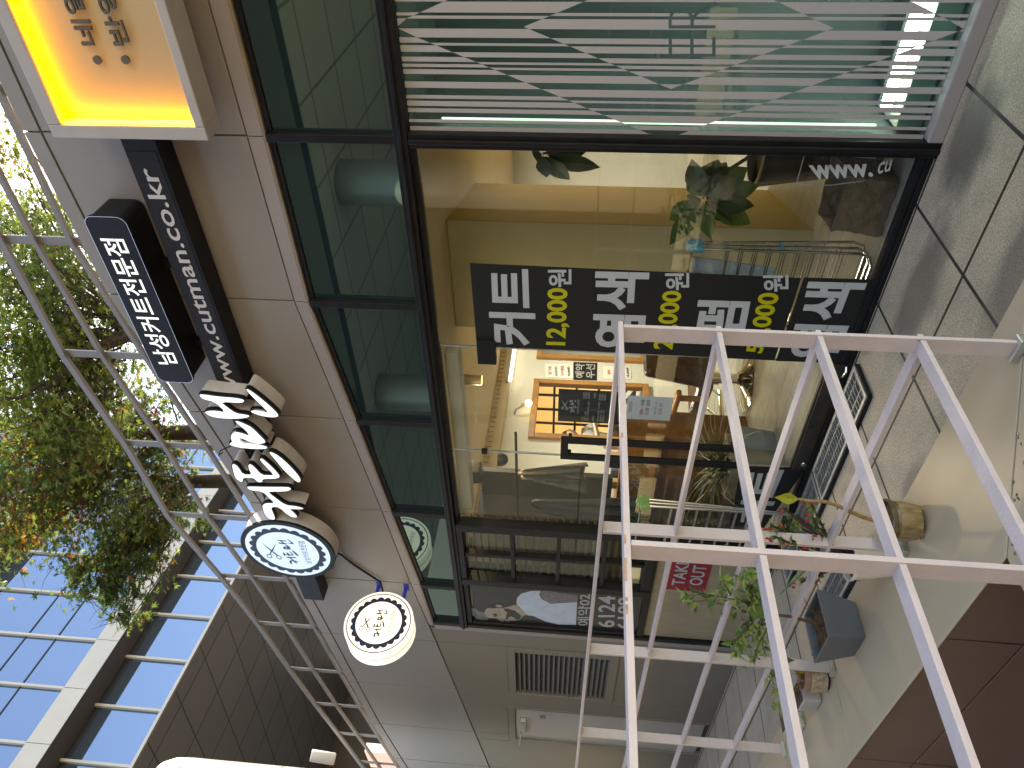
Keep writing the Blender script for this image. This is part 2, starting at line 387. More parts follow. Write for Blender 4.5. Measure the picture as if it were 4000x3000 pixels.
for i, z in enumerate(ZR):
    yr = -9 if 0 else -5.2; w = .046 if i == 0 else .042
    mb = MB(); mb.box(XR-w/2, XR+w/2, yr, YR+w/2, z-.007, z+.007)
    if i == 0:
        rng = random.Random(5)
        for k in range(6): y = -2.1-rng.random()*.5; l = rng.uniform(.003, .014); mb.box(XR+w/2-.0030, XR+w/2+.0004, y-l, y+l, z+.002, z+.0073, 1)
    mb.build('rail', [M['rail'], M['rust']], wr, bevel=.0008)
    mb = MB(); mb.box(-7.2, XR-w/2, YR-w/2, YR+w/2, z-.0065, z+.0065); o2 = mb.build('rail', M['rail'], wr, bevel=.0015)
# ================================================================== shop building
sb = thing('shop_building', 'single storey barber shop front with beige metal panels and a black framed glass wall', 'shop', (-3.5, 0, 0))
def sheet(mb, x0, x1, lo, hi, y0, y1, mi=0):   # panel with sloping top and foot
    mb.hexa([(x0, y0, lo(x0)), (x1, y0, lo(x1)), (x1, y1, lo(x1)), (x0, y1, lo(x0))], [(x0, y0, hi(x0)), (x1, y0, hi(x1)), (x1, y1, hi(x1)), (x0, y1, hi(x0))], mi)
fx = [1.6, .55, -.45]+MULL+[-6.341, -7.344, -8.347, -9.35, -10.35, -11.4, -12.4]
mb = MB(); cp = MB(); jt = MB()
for b, a in zip(fx, fx[1:]):
    sheet(mb, a+.005, b-.005, lambda x: zj(x)+.006, lambda x: zt(x)-.10, -.004, .03)
    sheet(cp, a+.005, b-.005, lambda x: zt(x)-.09, zt, -.008, .03)
    sheet(jt, a, b, lambda x: zj(x)-.02, lambda x: zt(x)-.012, .006, .05)
mb.each('fascia_panel', M['panel'], sb, bevel=.002); cp.each('fascia_coping', M['panel'], sb, bevel=.002); jt.build('fascia_joint', M['joint'], sb)
bx = [x for x in fx if x > -5.5]+[-6.03]
mb = MB(); tr = MB()
for b, a in zip(bx, bx[1:]):
    sheet(mb, a+.003, b-.003, lambda x: zfb(x)+.012, lambda x: zj(x)-.005, -.012, .03)
    sheet(tr, a, b, lambda x: zfb(x)-.004, lambda x: zfb(x)+.010, -.015, .02)
mb.box(-6.082, XE-.026, -.012, .03, .0, 2.76); mb.build('fascia_band', M['band'], sb, bevel=.002)
tr.box(XE-.022, XE-.004, -.005, .02, .86, 2.765); tr.each('fascia_trim', M['trim'], sb)
# left wall, round the grille and the service door
mb = MB(); cut = lambda x: zj(x)-.008
def wp(x0, x1, z0, z1=None):
    sheet(mb, x0+.003, x1-.003, lambda x: z0+.003, (cut if z1 is None else (lambda x: z1-.003)), -.001, .035)
wp(-6.341, -6.085, 0); wp(-7.344, -6.341, 2.10); wp(-7.344, -6.341, 0, 1.045); wp(-7.63, -7.344, 0); wp(-8.347, -7.63, 2.125); wp(-8.52, -8.347, 2.125); wp(-9.35, -8.52, 0)
wp(-10.35, -9.35, 0); wp(-11.4, -10.35, 0); wp(-12.4, -11.4, 0)
mb.each('wall_panel', M['wallpanel'], sb, bevel=.002)
mb = MB(); mb.box(-12.4, -6.06, .04, .06, 0, 3.2); mb.build('wall_backing', M['joint'], sb)
mb = MB(); mb.hexa([(-12.4, .06, 2.3), (1.6, .06, 3.17), (1.6, 7, 3.17), (-12.4, 7, 2.3)], [(-12.4, .06, 3.2), (1.6, .06, 4.36), (1.6, 7, 4.36), (-12.4, 7, 3.2)]); mb.build('roof', M['joint'], sb)
# grille
o = MB(); x0, x1, z0, z1 = -7.344, -6.341, 1.045, 2.10; fr = .075
for a in ((x0, x1, z1-fr, z1), (x0, x1, z0, z0+fr), (x0, x0+fr, z0+fr+.001, z1-fr-.001), (x1-fr, x1, z0+fr+.001, z1-fr-.001)): o.box(a[0], a[1], -.014, .05, a[2], a[3])
gr = o.build('ventilation_grille', M['wallpanel'], sb, bevel=.003)
s = MB(); n = 19
for k in range(n):
    z = z0+fr+(z1-z0-2*fr)*(k+.5)/n
    s.hexa([(x0+fr, -.004, z-.026), (x1-fr, -.004, z-.026), (x1-fr, .034, z+.010), (x0+fr, .034, z+.010)], [(x0+fr, -.004, z-.017), (x1-fr, -.004, z-.017), (x1-fr, .034, z+.016), (x0+fr, .034, z+.016)])
s.each('slat', mat('slat_grey', (.13, .12, .11), .5, var=.1, vscale=8), gr); s = MB(); s.box(x0+fr, x1-fr, .036, .039, z0+fr, z1-fr); s.build('backing', M['dark'], gr)
# service door
x0, x1 = -8.52, -7.63; o = MB()
for a in ((x0, x1, 2.05, 2.125), (x0, x0+.085, .0, 2.049), (x1-.03, x1, .0, 2.049)): o.box(a[0], a[1], -.006, .05, a[2], a[3])
fr_ = o.build('service_door', M['wallpanel'], sb, bevel=.003)
o = MB(); o.box(x0+.09, x1-.034, .012, .045, .05, 2.045); o.build('leaf', M['doorpaint'], fr_, bevel=.003)
o = MB(); o.box(x0+.34, x1-.34+.08, -.03, .010, 1.93, 1.99); o.box(x0+.30, x0+.32, -.16, -.02, 1.985, 2.0); o.bar((x0+.33, -.03, 1.99), (x0+.10, -.15, 2.0), .025, .012); o.build('door_closer', M['galv'], fr_, bevel=.003)
p = [W(2125, 2785, -.003), W(2157, 2787, -.003), W(2157, 2825, -.003), W(2125, 2823, -.003)]
o = MB(); o.face([q+Vector((0, .010, 0)) for q in p]); text(o, 'S', [Vector((p[1].lerp(p[2], .7).x, .005, 1.72)), Vector((p[1].lerp(p[2], .3).x, .005, 1.72)), Vector((p[1].lerp(p[2], .3).x, .005, 1.78)), Vector((p[1].lerp(p[2], .7).x, .005, 1.78))], 1, .02)
o.build('notice_plate', [M['film'], M['joint']], fr_)
# -------------------------------------------------------------- glass wall
fm = MB(); ZB0, ZB1 = 2.445, 2.515
for x in MULL+[XE+.02]:
    sheet(fm, x-.022, x+.022, lambda x: ZB1, lambda x: zfb(x)-.006, -.03, .05)
sheet(fm, .9, 1.0, lambda x: ZB1, lambda x: zfb(x)-.006, -.03, .05)
_x = [1.0]+MULL+[XE]
for b_, a_ in zip(_x, _x[1:]): sheet(fm, a_+.0225, b_-.0225, lambda x: zfb(x)-.035, lambda x: zfb(x)-.0055, .0, .05)
fm.each('transom_mullion', M['black'], sb, bevel=.004)
fm = MB(); fm.box(XE, 1.0, -.042, .06, ZB0, ZB1-.002); fm.box(XE, 1.0, -.056, -.044, ZB0+.025, ZB0+.045); fm.each('transom_bar', M['black'], sb, bevel=.004)
xs = [1.0]+MULL+[XE]
for b, a in zip(xs, xs[1:]):
    pn = MB(); sheet(pn, a+.024, b-.024, lambda x: ZB1+.004, lambda x: zfb(x)-.037, .012, .022); pn.build('transom_pane', GLD, sb)
bk = MB(); bk.box(XE, 1.0, .07, .075, ZB1, 3.16); bk.build('transom_backing', M['dark'], sb)
fm = MB()
for x, w_ in ((-1.424, .075), (XE+.025, .04)): fm.box(x-w_/2, x+w_/2, -.035, .06, .0, ZB0-.003)
fm.box(-1.424-.012, -1.424+.012, -.052, -.037, .0, ZB0-.003)
fm.each('mullion', M['black'], sb, bevel=.004)
fm = MB(); fm.box(-4.47, -1.465, -.02, .05, .0, .028); fm.box(-2.70, -1.465, -.012, .03, .030, .062); fm.box(-4.47, -1.465, -.012, .03, 2.412, ZB0-.004); fm.box(-4.47, -3.665, -.012, .03, .030, .05); fm.each('sill_track', M['black'], sb, bevel=.003)
ss = MB(); ss.box(-1.385, 1.0, -.045, .05, .0, .066); ss.build('stone_sill', M['band'], sb, bevel=.006)
def pane(x0, x1, z0, z1, m_, y=0.010, name='glass_pane'):
    o = MB(); o.box(x0, x1, y, y+.008, z0, z1); return o.build(name, m_, sb)
pane(-1.385, 1.0, .067, ZB0-.004, GLG); pane(-2.712, -1.464, .063, 2.411, GL); pane(-4.50, -3.652, .051, 2.411, GL)
# glass door leaf
dr = MB(); dr.box(-3.640, -2.728, .010, .020, .125, 2.425); door = dr.build('glass_door', GL, sb)
o = MB(); o.box(-3.640, -2.728, -.006, .034, .030, .124); o.box(-3.640, -2.728, .004, .027, .126, .136); o.build('kick_plate', M['bronze'], door, bevel=.003)
o = MB(); o.lathe([(.018, -.010), (.016, -.014), (.006, -.016)], (-3.585, 0, .062), 16, 'y'); o.tube([(-2.80, -.02, .035), (-2.755, -.03, .03), (-2.735, -.01, .03)], .008); o.build('lock', M['steel'], door, smooth=True)
o = MB(); o.box(-2.84, -2.66, -.012, .030, 2.07, 2.185); o.box(-3.665, -3.630, -.004, .026, 2.165, 2.205); o.each('patch_fitting', M['black'], door, bevel=.004)
o = MB()
for x in (-2.720, -3.646): o.box(x-.004, x+.004, .008, .022, .126, 2.424)
o.each('edge_strip', M['galv'], door)
for xa, xb in ((-3.455, -3.405), (-3.610, -3.562)):
    o = MB(); o.box(xa, xb, -.06, -.035, .48, 1.66)
    for z in (.55, 1.60): o.box(xa+.015, xb-.015, -.034, .009, z-.012, z+.012)
    o.build('pull_handle', M['black'], door, bevel=.004)
o = MB(); o.box(-3.562, -3.455, -.058, -.037, 1.61, 1.66); o.build('handle_bridge', M['black'], door, bevel=.003)
o = MB(); o.box(-3.70, -3.635, -.035, .008, 1.20, 1.335); o.build('door_lock_keypad', M['poster'], door, bevel=.008)
# casement window with muntins, poster window, beige wall below them
fm = MB(); A0, A1 = -5.225, -4.47
for a in ((A1-.045, A1+.03, .90, ZB0-.004), (A0-.03, A0+.045, .90, ZB0-.004)): fm.box(a[0], a[1], -.05, .05, a[2], a[3])
fm.box(A0+.045, A1-.045, -.04, .05, .90, .975); fm.box(A0+.045, A1-.045, -.04, .05, 2.395, ZB0-.004)
cw = fm.build('casement_window', M['black'], sb, bevel=.005)
o = MB(); xm = (A0+A1)/2
o.box(xm-.016, xm+.016, -.03, .03, .976, 2.394)
for z in (1.29, 1.648, 2.011):
    for xa, xb in ((A0+.046, xm-.017), (xm+.017, A1-.046)): o.box(xa, xb, -.028, .03, z-.016, z+.016)
o.each('muntin', M['black'], cw, bevel=.003)
o = MB(); o.box(A0+.046, A1-.046, .012, .018, .976, 2.394); o.build('pane', GL, cw)
o = MB()
for z in np.arange(1.0, 2.40, .060): o.hexa([(A0, .07, z), (A1, .07, z), (A1, .105, z+.022), (A0, .105, z+.022)], [(A0, .07, z+.003), (A1, .07, z+.003), (A1, .105, z+.025), (A0, .105, z+.025)])
o.each('blind_slat', mat('blind', (.09, .08, .055), .5), cw)
o = MB(); o.quad((A0+.05, .03, .98), (A1-.05, .03, .98), (A1-.05, .03, 1.12), (A0+.05, .03, 1.10)); o.build('lit_pane_sheet', mat('lit_pane_cream', (.62, .58, .36), .7), cw)  # added sheet: its cream colour stands for light in the lower panes
fm = MB()
for a in ((XE+.048, A0-.032, 2.40, ZB0-.004), (XE+.048, A0-.032, .88, .93), (XE+.048, XE+.085, .931, 2.399), (A0-.07, A0-.032, .931, 2.399)): fm.box(a[0], a[1], -.02, .05, a[2], a[3])
pw = fm.build('poster_window', M['black'], sb, bevel=.004); o = MB(); o.box(XE+.086, A0-.071, .012, .018, .931, 2.399); o.build('pane', GL, pw)
o = MB(); o.box(XE+.05, -4.66, -.002, .05, .03, .872); o.build('low_wall_panel', M['beigelow'], sb, bevel=.004)
o = MB(); o.box(XE+.047, -4.645, -.022, .04, .873, .899); o.box(-4.655, -4.505, -.02, .05, .0, .872); o.box(XE+.047, -4.66, -.012, .04, .0, .028); o.each('low_wall_frame', M['black'], sb, bevel=.003)
# -------------------------------------------------------------- guard rail on the roof edge
gr = thing('roof_guard_rail', 'grey steel guard rail of three bars along the roof edge above the signs', 'guard rail', (-4, .0, 4))
GT = [(-1.2, 4.93), (-2.09, 4.93), (-2.947, 4.955), (-3.803, 4.867), (-4.651, 4.845), (-5.524, 4.659), (-6.33, 4.53), (-7.24, 4.43), (-8.06, 4.32), (-8.85, 4.20), (-12.2, 3.75)]
gt = lambda x: lerp(GT, x); HT = lambda x: gt(x)-zt(x)
for x in [-1.235, -.38, .48]+[g_[0] for g_ in GT[1:-1]]+[-9.7, -10.55, -11.4]:
    o = MB(); o.box(x-.028, x+.028, .035, .047, zt(x)-.05, gt(x)); o.build('post', M['roofrail'], gr, bevel=.002)
for f, h in ((1.0, .043), (.565, .031), (.10, .031)):
    o = MB(); xx = [1.6]+[g_[0] for g_ in GT]
    for b, a in zip(xx, xx[1:]): o.bar((a, .02, zt(a)+HT(a)*f), (b, .02, zt(b)+HT(b)*f), .026, h)
    o.build('rail', M['roofrail'], gr)
# ================================================================== signs on the fascia
E_COOL = glow('lit_letter', (.62, .83, 1.0), 1.12); E_COOL2 = glow('lit_face_cool', (.27, .55, 1.0), .95); E_WARM = glow('lit_face_warm', (1.0, .97, .80), 1.08); E_WHITE = glow('lit_rim', (.93, .97, .93), .92)
E_BLUEW = glow('lit_face_white', (.80, .94, 1.0), 1.05)
# web address beam
t = thing('web_address_sign', 'long black sign beam with the white address www.cutman.co.kr along the fascia', 'sign', (-3, -.1, 3.75))
o = MB(); o.box(-5.5, -1.05, -.15, -.012, 3.655, 3.832); bm_ = o.build('beam', M['signblack'], t, bevel=.004)
o = MB(); o.box(-3.09, -1.45, -.1525, -.1505, 3.672, 3.828); lb = o.build('name_strip', mat('strip_black', (.016, .015, .015), .5, var=.2, vscale=10, spec=.2), t)
o = MB()
def zq(x0, x1, z0, z1, Y): return [Vector((x0, Y, z0)), Vector((x1, Y, z0)), Vector((x1, Y, z1)), Vector((x0, Y, z1))]
text(o, 'www.cutman.co.kr', zq(-3.055, -1.535, 3.705, 3.800, -.1545), 0, .012); o.build('lettering', M['white'], t)
o = MB()
for x in (-3.27, -3.42, -3.62):
    for k in range(3): o.lathe([(.006, 0), (.005, -.003)], (x+random.uniform(-.02, .02), -.1503, 3.70+.05*k), 8, 'y')
o.each('screw', M['steel'], t)
# rounded black light box
t = thing('light_box_sign', 'black rounded light box with white glowing Korean lettering above the address beam', 'sign', (-2.35, -.1, 4.05))
def rrect(x0, x1, z0, z1, r, Y, n=6):
    out = []
    for cx, cz, a0 in ((x1-r, z0+r, -90), (x1-r, z1-r, 0), (x0+r, z1-r, 90), (x0+r, z0+r, 180)):
        for i in range(n+1):
            a = R(a0+90*i/n); out.append(Vector((cx+r*math.cos(a), Y, cz+r*math.sin(a))))
    return out
BX = (-2.925, -1.775, 3.932, 4.165)
o = MB(); o.prism(rrect(*BX, .05, -.215), (0, .018, 0)); o.prism(rrect(BX[0]+.008, BX[1]-.008, BX[2]+.008, BX[3]-.008, .045, -.196), (0, .184, 0)); o.build('case', M['signblack'], t, bevel=.003)
o = MB(); inn = rrect(BX[0]+.004, BX[1]-.004, BX[2]+.004, BX[3]-.004, .047, -.2165); out = rrect(BX[0]+.0015, BX[1]-.0015, BX[2]+.0015, BX[3]-.0015, .049, -.2165)
for i in range(len(inn)): j = (i+1) % len(inn); o.quad(inn[i], inn[j], out[j], out[i])
o.build('bright_edge', M['steel'], t)
o = MB(); text(o, '남성커트전문점', zq(-2.775, -1.905, 3.985, 4.118, -.2185), 0, .014); o.build('lettering', E_COOL, t)
o = MB()
for x in (-2.16, -2.73): o.box(x-.022, x+.022, -.06, -.004, 3.833, 3.935)
o.each('hanger', M['signblack'], t)
# brush letters
ZP = lambda x, y, Y: W(700+x/2.675, 1420+y/2.675, Y)
STK = dict(man=[
 [(205,330),(235,320),(400,345),(600,360),(680,380),(670,405),(635,412),(430,400),(500,455),(590,520),(700,535),(740,548),(700,568),(600,578),(450,575),(330,555),(275,520),(270,508),(300,495),(380,492),(490,512),(370,400),(250,375)],
 [(695,270),(720,265),(800,320),(900,400),(1000,490),(1040,540),(1020,558),(960,562),(850,545),(780,520),(745,500),(760,490),(800,488),(880,500),(935,515),(870,445),(780,360)],
 [(580,600),(610,598),(690,630),(760,665),(850,755),(905,810),(890,830),(840,838),(780,830),(700,800),(620,765),(650,825),(760,835),(870,850),(930,875),(900,890),(800,892),(650,880),(560,860),(525,840),(540,825),(560,815),(540,780),(545,740),(580,715),(630,715),(740,755),(700,700),(640,650)]],
 teu=[[(550,1055),(580,1050),(620,1085),(665,1160),(760,1160),(730,1110),(722,1060),(745,1050),(790,1085),(860,1165),(960,1168),(990,1165),(900,1070),(845,1010),(850,990),(880,1000),(980,1090),(1045,1165),(1050,1190),(1000,1205),(870,1205),(870,1235),(840,1243),(805,1225),(780,1195),(665,1192),(665,1235),(640,1238),(590,1200),(570,1150)],
 [(935,925),(970,925),(1050,970),(1150,1060),(1240,1160),(1270,1210),(1262,1240),(1230,1235),(1170,1185),(1080,1100),(1010,1010)]],
 keo=[[(703,1290),(740,1285),(900,1290),(1130,1290),(1168,1303),(1160,1325),(1100,1338),(960,1338),(930,1345),(1000,1400),(1110,1480),(1220,1490),(1300,1512),(1290,1522),(1200,1522),(1150,1518),(1200,1560),(1235,1600),(1215,1612),(1150,1595),(1040,1500),(980,1498),(960,1510),(975,1550),(1005,1620),(985,1635),(930,1620),(890,1570),(868,1500),(880,1470),(920,1458),(1000,1460),(930,1395),(870,1338),(740,1325)]])
LOGO = []
def smoothpoly(p):
    q = []
    for i in range(len(p)):
        a = p[i]; b = p[(i+1) % len(p)]; q += [a*.75+b*.25, a*.25+b*.75]
    return q
def grow(p, d):     # outline pushed outward by d in the sign plane
    n = len(p); c = []; ar = sum(p[i].x*p[(i+1) % n].z-p[(i+1) % n].x*p[i].z for i in range(n)); s = 1 if ar > 0 else -1
    for i in range(n):
        a = p[i-1]; b = p[(i+1) % n]; e = (b-a); nn = Vector((e.z, 0, -e.x)); nn = nn.normalized() if nn.length > 1e-6 else Vector((0, 0, 0)); c.append(p[i]+nn*d*s)
    return c
t = thing('letter_sign', 'three glowing white brush script channel letters mounted on the black beam', 'sign', (-3.9, -.2, 3.75))
LY = -.285
for key, polys in STK.items():
    lt = MB(); fc = MB(); hd = None
    for k, pl in enumerate(polys):
        P = smoothpoly([ZP(x, y, LY) for x, y in pl]); LOGO.append(P)
        fc.face([p+Vector((0, -.001*k, 0)) for p in P])
        gp = grow(P, .009)
        lt.prism([p+Vector((0, .004+.0007*k, 0)) for p in gp], (0, .026, 0), 1)
        lt.prism([p+Vector((0, .031+.0007*k, 0)) for p in grow(P, .004)], (0, .10, 0), 0)
    L_ = lt.build('letter', [M['signgrey'], M['signblack']], t); fc.build('lit_face', E_COOL, L_)
_c = np.array([[p.x, p.z] for P in LOGO for p in P]); _lo = _c.min(0); _hi = _c.max(0)
LOGON = [[((p.x-_lo[0])/(_hi[0]-_lo[0]), (p.z-_lo[1])/(_hi[1]-_lo[1])) for p in P] for P in LOGO]
def logo(mb, q, mi=0, step=(0, 0, 0)):
    for k, P in enumerate(LOGON): mb.face([qmap(q, u, v)+Vector(step)*k for u, v in P], mi)
def scissors(mb, q, mi=0, step=(0, 0, 0), ring=.10):
    st = Vector(step)
    def S(pts, k): mb.face([qmap(q, u, v)+st*k for u, v in pts], mi)
    S([(.98, .98), (.46, .60), (.40, .50), (.50, .50)], 0); S([(.98, .05), (.42, .50), (.50, .55), (.55, .50)], 1)
    S([(.50, .53), (.44, .62), (.22, .80), (.20, .74), (.40, .56)], 2); S([(.45, .45), (.40, .40), (.20, .22), (.17, .30), (.38, .52)], 3)
    for k, (cu, cv) in enumerate(((.13, .82), (.10, .24))):
        n = 18; outr = [(cu+.13*math.cos(2*math.pi*i/n), cv+.17*math.sin(2*math.pi*i/n)) for i in range(n)]; inr = [(cu+(.13-ring*.4)*math.cos(2*math.pi*i/n), cv+(.17-ring*.5)*math.sin(2*math.pi*i/n)) for i in range(n)]
        for i in range(n): j = (i+1) % n; mb.quad(*[qmap(q, *p)+st*(4+k) for p in (outr[i], outr[j], inr[j], inr[i])], mi)
def seal(c, ax, ay, nrm, Rr, dark, base, parent, lit):   # the round badge face: rim, toothed ring, scissors, name, line of text
    c, ax, ay, nrm = map(Vector, (c, ax, ay, nrm))
    P = lambda r, a, h: c+ax*(r*math.cos(a))+ay*(r*math.sin(a))+nrm*h
    n = 120
    f = MB(); f.add([P(Rr*.90, 2*math.pi*i/n, .0) for i in range(n)], [tuple(range(n))]); f.build('lit_face', lit, parent)
    d = MB()
    for i in range(n*2):
        a0, a1 = 2*math.pi*i/(2*n), 2*math.pi*(i+1)/(2*n)
        wv = lambda a: Rr*(.74+.055*(abs(math.sin(a*11))**.8)*1.4)
        d.quad(P(wv(a0), a0, .0015), P(wv(a1), a1, .0015), P(Rr*.665, a1, .0015), P(Rr*.665, a0, .0015))
    qd = lambda u0, u1, v0, v1, h: [c+ax*(Rr*a)+ay*(Rr*b)+nrm*h for a, b in ((u0, v0), (u1, v0), (u1, v1), (u0, v1))]
    st = nrm*.0002
    scissors(d, qd(-.30, .28, .17, .52, .0015), 0, st); logo(d, qd(-.46, .44, -.20, .14, .0015), 0, st)
    text(d, '남성커트전문점', qd(-.40, .40, -.44, -.30, .0015), 0, .0)
    d.build('emblem', dark, parent)
NAVY = mat('navy_vinyl', (.018, .028, .065), .5)
t = thing('round_sign', 'round glowing bluish badge sign with scissors flat against the fascia end of the beam', 'sign', (-4.55, -.2, 3.70))
c1 = (-4.555, -.30, 3.70); R1 = .362
o = MB(); o.lathe([(R1, 0), (R1, .018), (R1-.004, .020)], c1, 96, 'y', 1, False); o.lathe([(R1-.004, .02), (R1-.004, .13), (R1*.9, .135)], c1, 96, 'y', 0); o.lathe([(R1, 0), (R1*.885, .001)], c1, 96, 'y', 1, False)
o.build('drum', [M['signgrey'], M['signblack']], t, smooth=True)
seal((c1[0], c1[1]-.001, c1[2]), (1, 0, 0), (0, 0, 1), (0, -1, 0), R1, NAVY, None, t, E_COOL2)
o = MB(); o.box(-4.98, -4.80, -.16, -.012, 3.47, 3.66); o.build('mounting_box', M['signblack'], t, bevel=.004)
# projecting round sign on blue brackets
t = thing('projecting_sign', 'round glowing cream badge sign with scissors hung on blue brackets beside the transom', 'sign', (-5.4, -.37, 3.1))
XS = -5.37; c2 = (XS, -.385, 3.095); R2 = .285
o = MB(); o.lathe([(R2, 0), (R2, -.075), (R2-.006, -.078), (R2-.006, -.086), (R2, -.089), (R2, -.165)], c2, 96, 'x', 0); o.build('drum', [glow('lit_side', (.95, 1, .94), 1.0)], t, smooth=True)
o = MB(); o.lathe([(R2*1.002, .001), (R2*.955, .0035), (R2*.93, .0035)], c2, 96, 'x', 0, False); o.build('rim', E_WHITE, t)
o = MB(); o.lathe([(R2*.93, .0042), (R2*.90, .0042)], c2, 96, 'x', 0, False); o.lathe([(R2-.004, -.0775), (R2+.0005, -.0815), (R2-.004, -.0865)], c2, 96, 'x', 0, False); o.build('rim_line', NAVY, t)
seal((XS+.004, c2[1], c2[2]), (0, 1, 0), (0, 0, 1), (1, 0, 0), R2, NAVY, None, t, E_WARM)
BL = mat('bracket_blue', (.015, .04, .42), .45, var=.15, vscale=20)
o = MB(); zc = c2[2]
for z in (3.19, 2.95):
    o.box(XS-.10, XS-.006, -.012, -.006, z-.022, z+.022); o.box(XS-.055, XS-.049, -.115, -.0125, z-.016, z+.016)
o.box(XS-.09, XS-.02, -.122, -.1155, 2.945, 3.20); o.each('bracket', BL, t, bevel=.001)
o = MB()
for z in (3.19, 2.95): o.lathe([(.008, 0), (.006, -.006)], (XS-.075, -.0122, z), 8, 'y')
o.each('bolt', M['steel'], t)
o = MB(); o.tube([(-4.9, -.05, 3.47), (-4.98, -.02, 3.44), (-5.12, -.016, 3.36), (-5.25, -.018, 3.25), (-5.33, -.03, 3.16), (-5.40, -.09, 3.13)], .009, 6); tag(o.build('cable', M['signblack'], None, smooth=True), 'dark cable sagging along the fascia between the two round signs', 'cable')
o = MB(); a = W(905, 1735, -.05); o.tube([(a.x+.02, -.15, a.z+.02), (a.x, -.16, a.z+.05), (a.x-.02, -.1, a.z+.07), (a.x-.05, -.02, a.z+.03)], .004, 6); tag(o.build('wire', M['signblack'], None, smooth=True), 'thin black wire loop between the letters and the address beam', 'wire')
# yellow light box at the right
t = thing('yellow_light_box', 'large white framed light box glowing yellow with dark raised Korean letters', 'sign', (-.4, -.15, 3.7))
X0, X1, Z0, Z1, Y0 = -1.325, .95, 3.30, 4.05, -.30
o = MB()
o.box(X0, X0+.062, Y0, Y0+.15, Z0, Z1); o.box(X0+.0625, X1, Y0, Y0+.15, Z0, Z0+.046); o.box(X0+.0625, X1, Y0, Y0+.15, Z1-.066, Z1); o.box(X0+.3, X1, Y0+.151, -.012, Z0+.2, Z1-.2)
o.build('frame', mat('frame_white', (.40, .37, .345), .45, var=.07, vscale=5), t, bevel=.005)
o = MB(); o.quad((X0+.06, Y0+.07, Z0+.03), (X1, Y0+.07, Z0+.03), (X1, Y0+.07, Z1-.05), (X0+.06, Y0+.07, Z1-.05)); o.build('face', mat('face_cream', (.46, .345, .185), .6), t)
EY = glow('led_yellow', (1.0, .45, .012), 24.0)
o = MB(); o.box(X0+.0635, X0+.070, Y0+.015, Y0+.062, Z0+.05, Z1-.07); o.box(X0+.07, X1, Y0+.022, Y0+.060, Z1-.0705, Z1-.067)
o.build('led_strip', EY, t)
o = MB(); dk = (0, .012, 0); YL = Y0+.045
def yq(x0, x1, y0, y1): return PQ(x0, x1, y0, y1, YL)
a = [-.725+.0, -.44]
xa, xb = W(330, 178, YL).x, W(330, -52, YL).x
for s_, (pa, pb) in (('네일', (296, 368)), ('반영', (424, 494))):
    text(o, s_, zq(xa, xb, W(pb, 135, YL).z, W(pa, 135, YL).z, YL), 0, .012, dk)
dt_ = MB()
for px, py in ((378, 236), (488, 235)):
    c = W(px, py, YL); dt_.prism([c+Vector((.018*math.cos(2*math.pi*i/16), 0, .018*math.sin(2*math.pi*i/16))) for i in range(16)], dk)
LB = mat('letter_brown', (.085, .078, .055), .5); dt_.each('dot', LB, t); o.build('lettering', LB, t)
# ================================================================== film, posters and notices on the glass
def xpx(y, x=1800): return W(x, y, 0).x
white_iv = [(-330,-300),(-280,-262),(-240,-205),(-190,-150),(-120,-100),(-80,-50),(-30,8),(51,63),(75,114),(149,170),(180,206),(225,244),(253,265),(274,293),(322,347),(375,389),(398,418),(427,443),(470,482),(498,518)]
cx = W(1521, 104).x
Ov = (W(2594, 550), W(1521, 104), W(3765, 136)); Iv = (W(2620, 350), W(2045, 104), W(3259, 105))
def dia(d, x):     # foot and top of a diamond at x
    l, tp, bt = d; h = abs(cx-l.x); k = 1-abs(x-cx)/h
    return None if k <= 0 else (l.z+(bt.z-l.z)*k, l.z+(tp.z-l.z)*k)
fl = MB(); ed = []
for a, b in white_iv: ed += [(xpx(b), xpx(a), True)]
ed.sort(); cols = []
for i, e in enumerate(ed):
    if i and ed[i-1][1] < e[0]: cols.append((ed[i-1][1], e[0], False))
    cols.append(e)
ZA, ZZ = .070, 2.437
for x0, x1, wht in cols:
    xs = sorted({x0, x1}|{x for x in (cx, Ov[0].x, 2*cx-Ov[0].x, Iv[0].x, 2*cx-Iv[0].x) if x0 < x < x1})
    for a, b in zip(xs, xs[1:]):
        br = [(ZA, ZA)]
        lev = []
        for d in (Ov, Iv):
            A_, B_ = dia(d, a), dia(d, b)
            if A_ is None and B_ is None: continue
            e_ = d[0].z; A_ = A_ or (e_, e_); B_ = B_ or (e_, e_); lev.append(((A_[0], B_[0]), (A_[1], B_[1])))
        cuts = [(ZA, ZA)]+[l[0] for l in lev]+[l[1] for l in reversed(lev)]+[(ZZ, ZZ)]
        cl = lambda z: min(max(z, ZA), ZZ)
        for k in range(len(cuts)-1):
            depth = min(k, len(cuts)-2-k)
            if wht != (depth % 2 == 1):
                p, q = cuts[k], cuts[k+1]
                if max(cl(q[0])-cl(p[0]), cl(q[1])-cl(p[1])) > .002: fl.quad((a, .0075, cl(p[0])), (b, .0075, cl(p[1])), (b, .0075, cl(q[1])), (a, .0075, cl(q[0])))
tag(fl.build('window_film', M['film']), 'pale striped vinyl film with nested diamonds on the green window', 'window film')
o = MB(); text(o, 'ER', [W(2795, 222, .0065), W(2795, 4, .0065), W(2612, 4, .0065), W(2612, 222, .0065)], 0, -.022); tag(o.build('window_lettering', mat('film_dark', (.05, .10, .095), .4)), 'dark thin letters ER between the film stripes', 'window lettering')
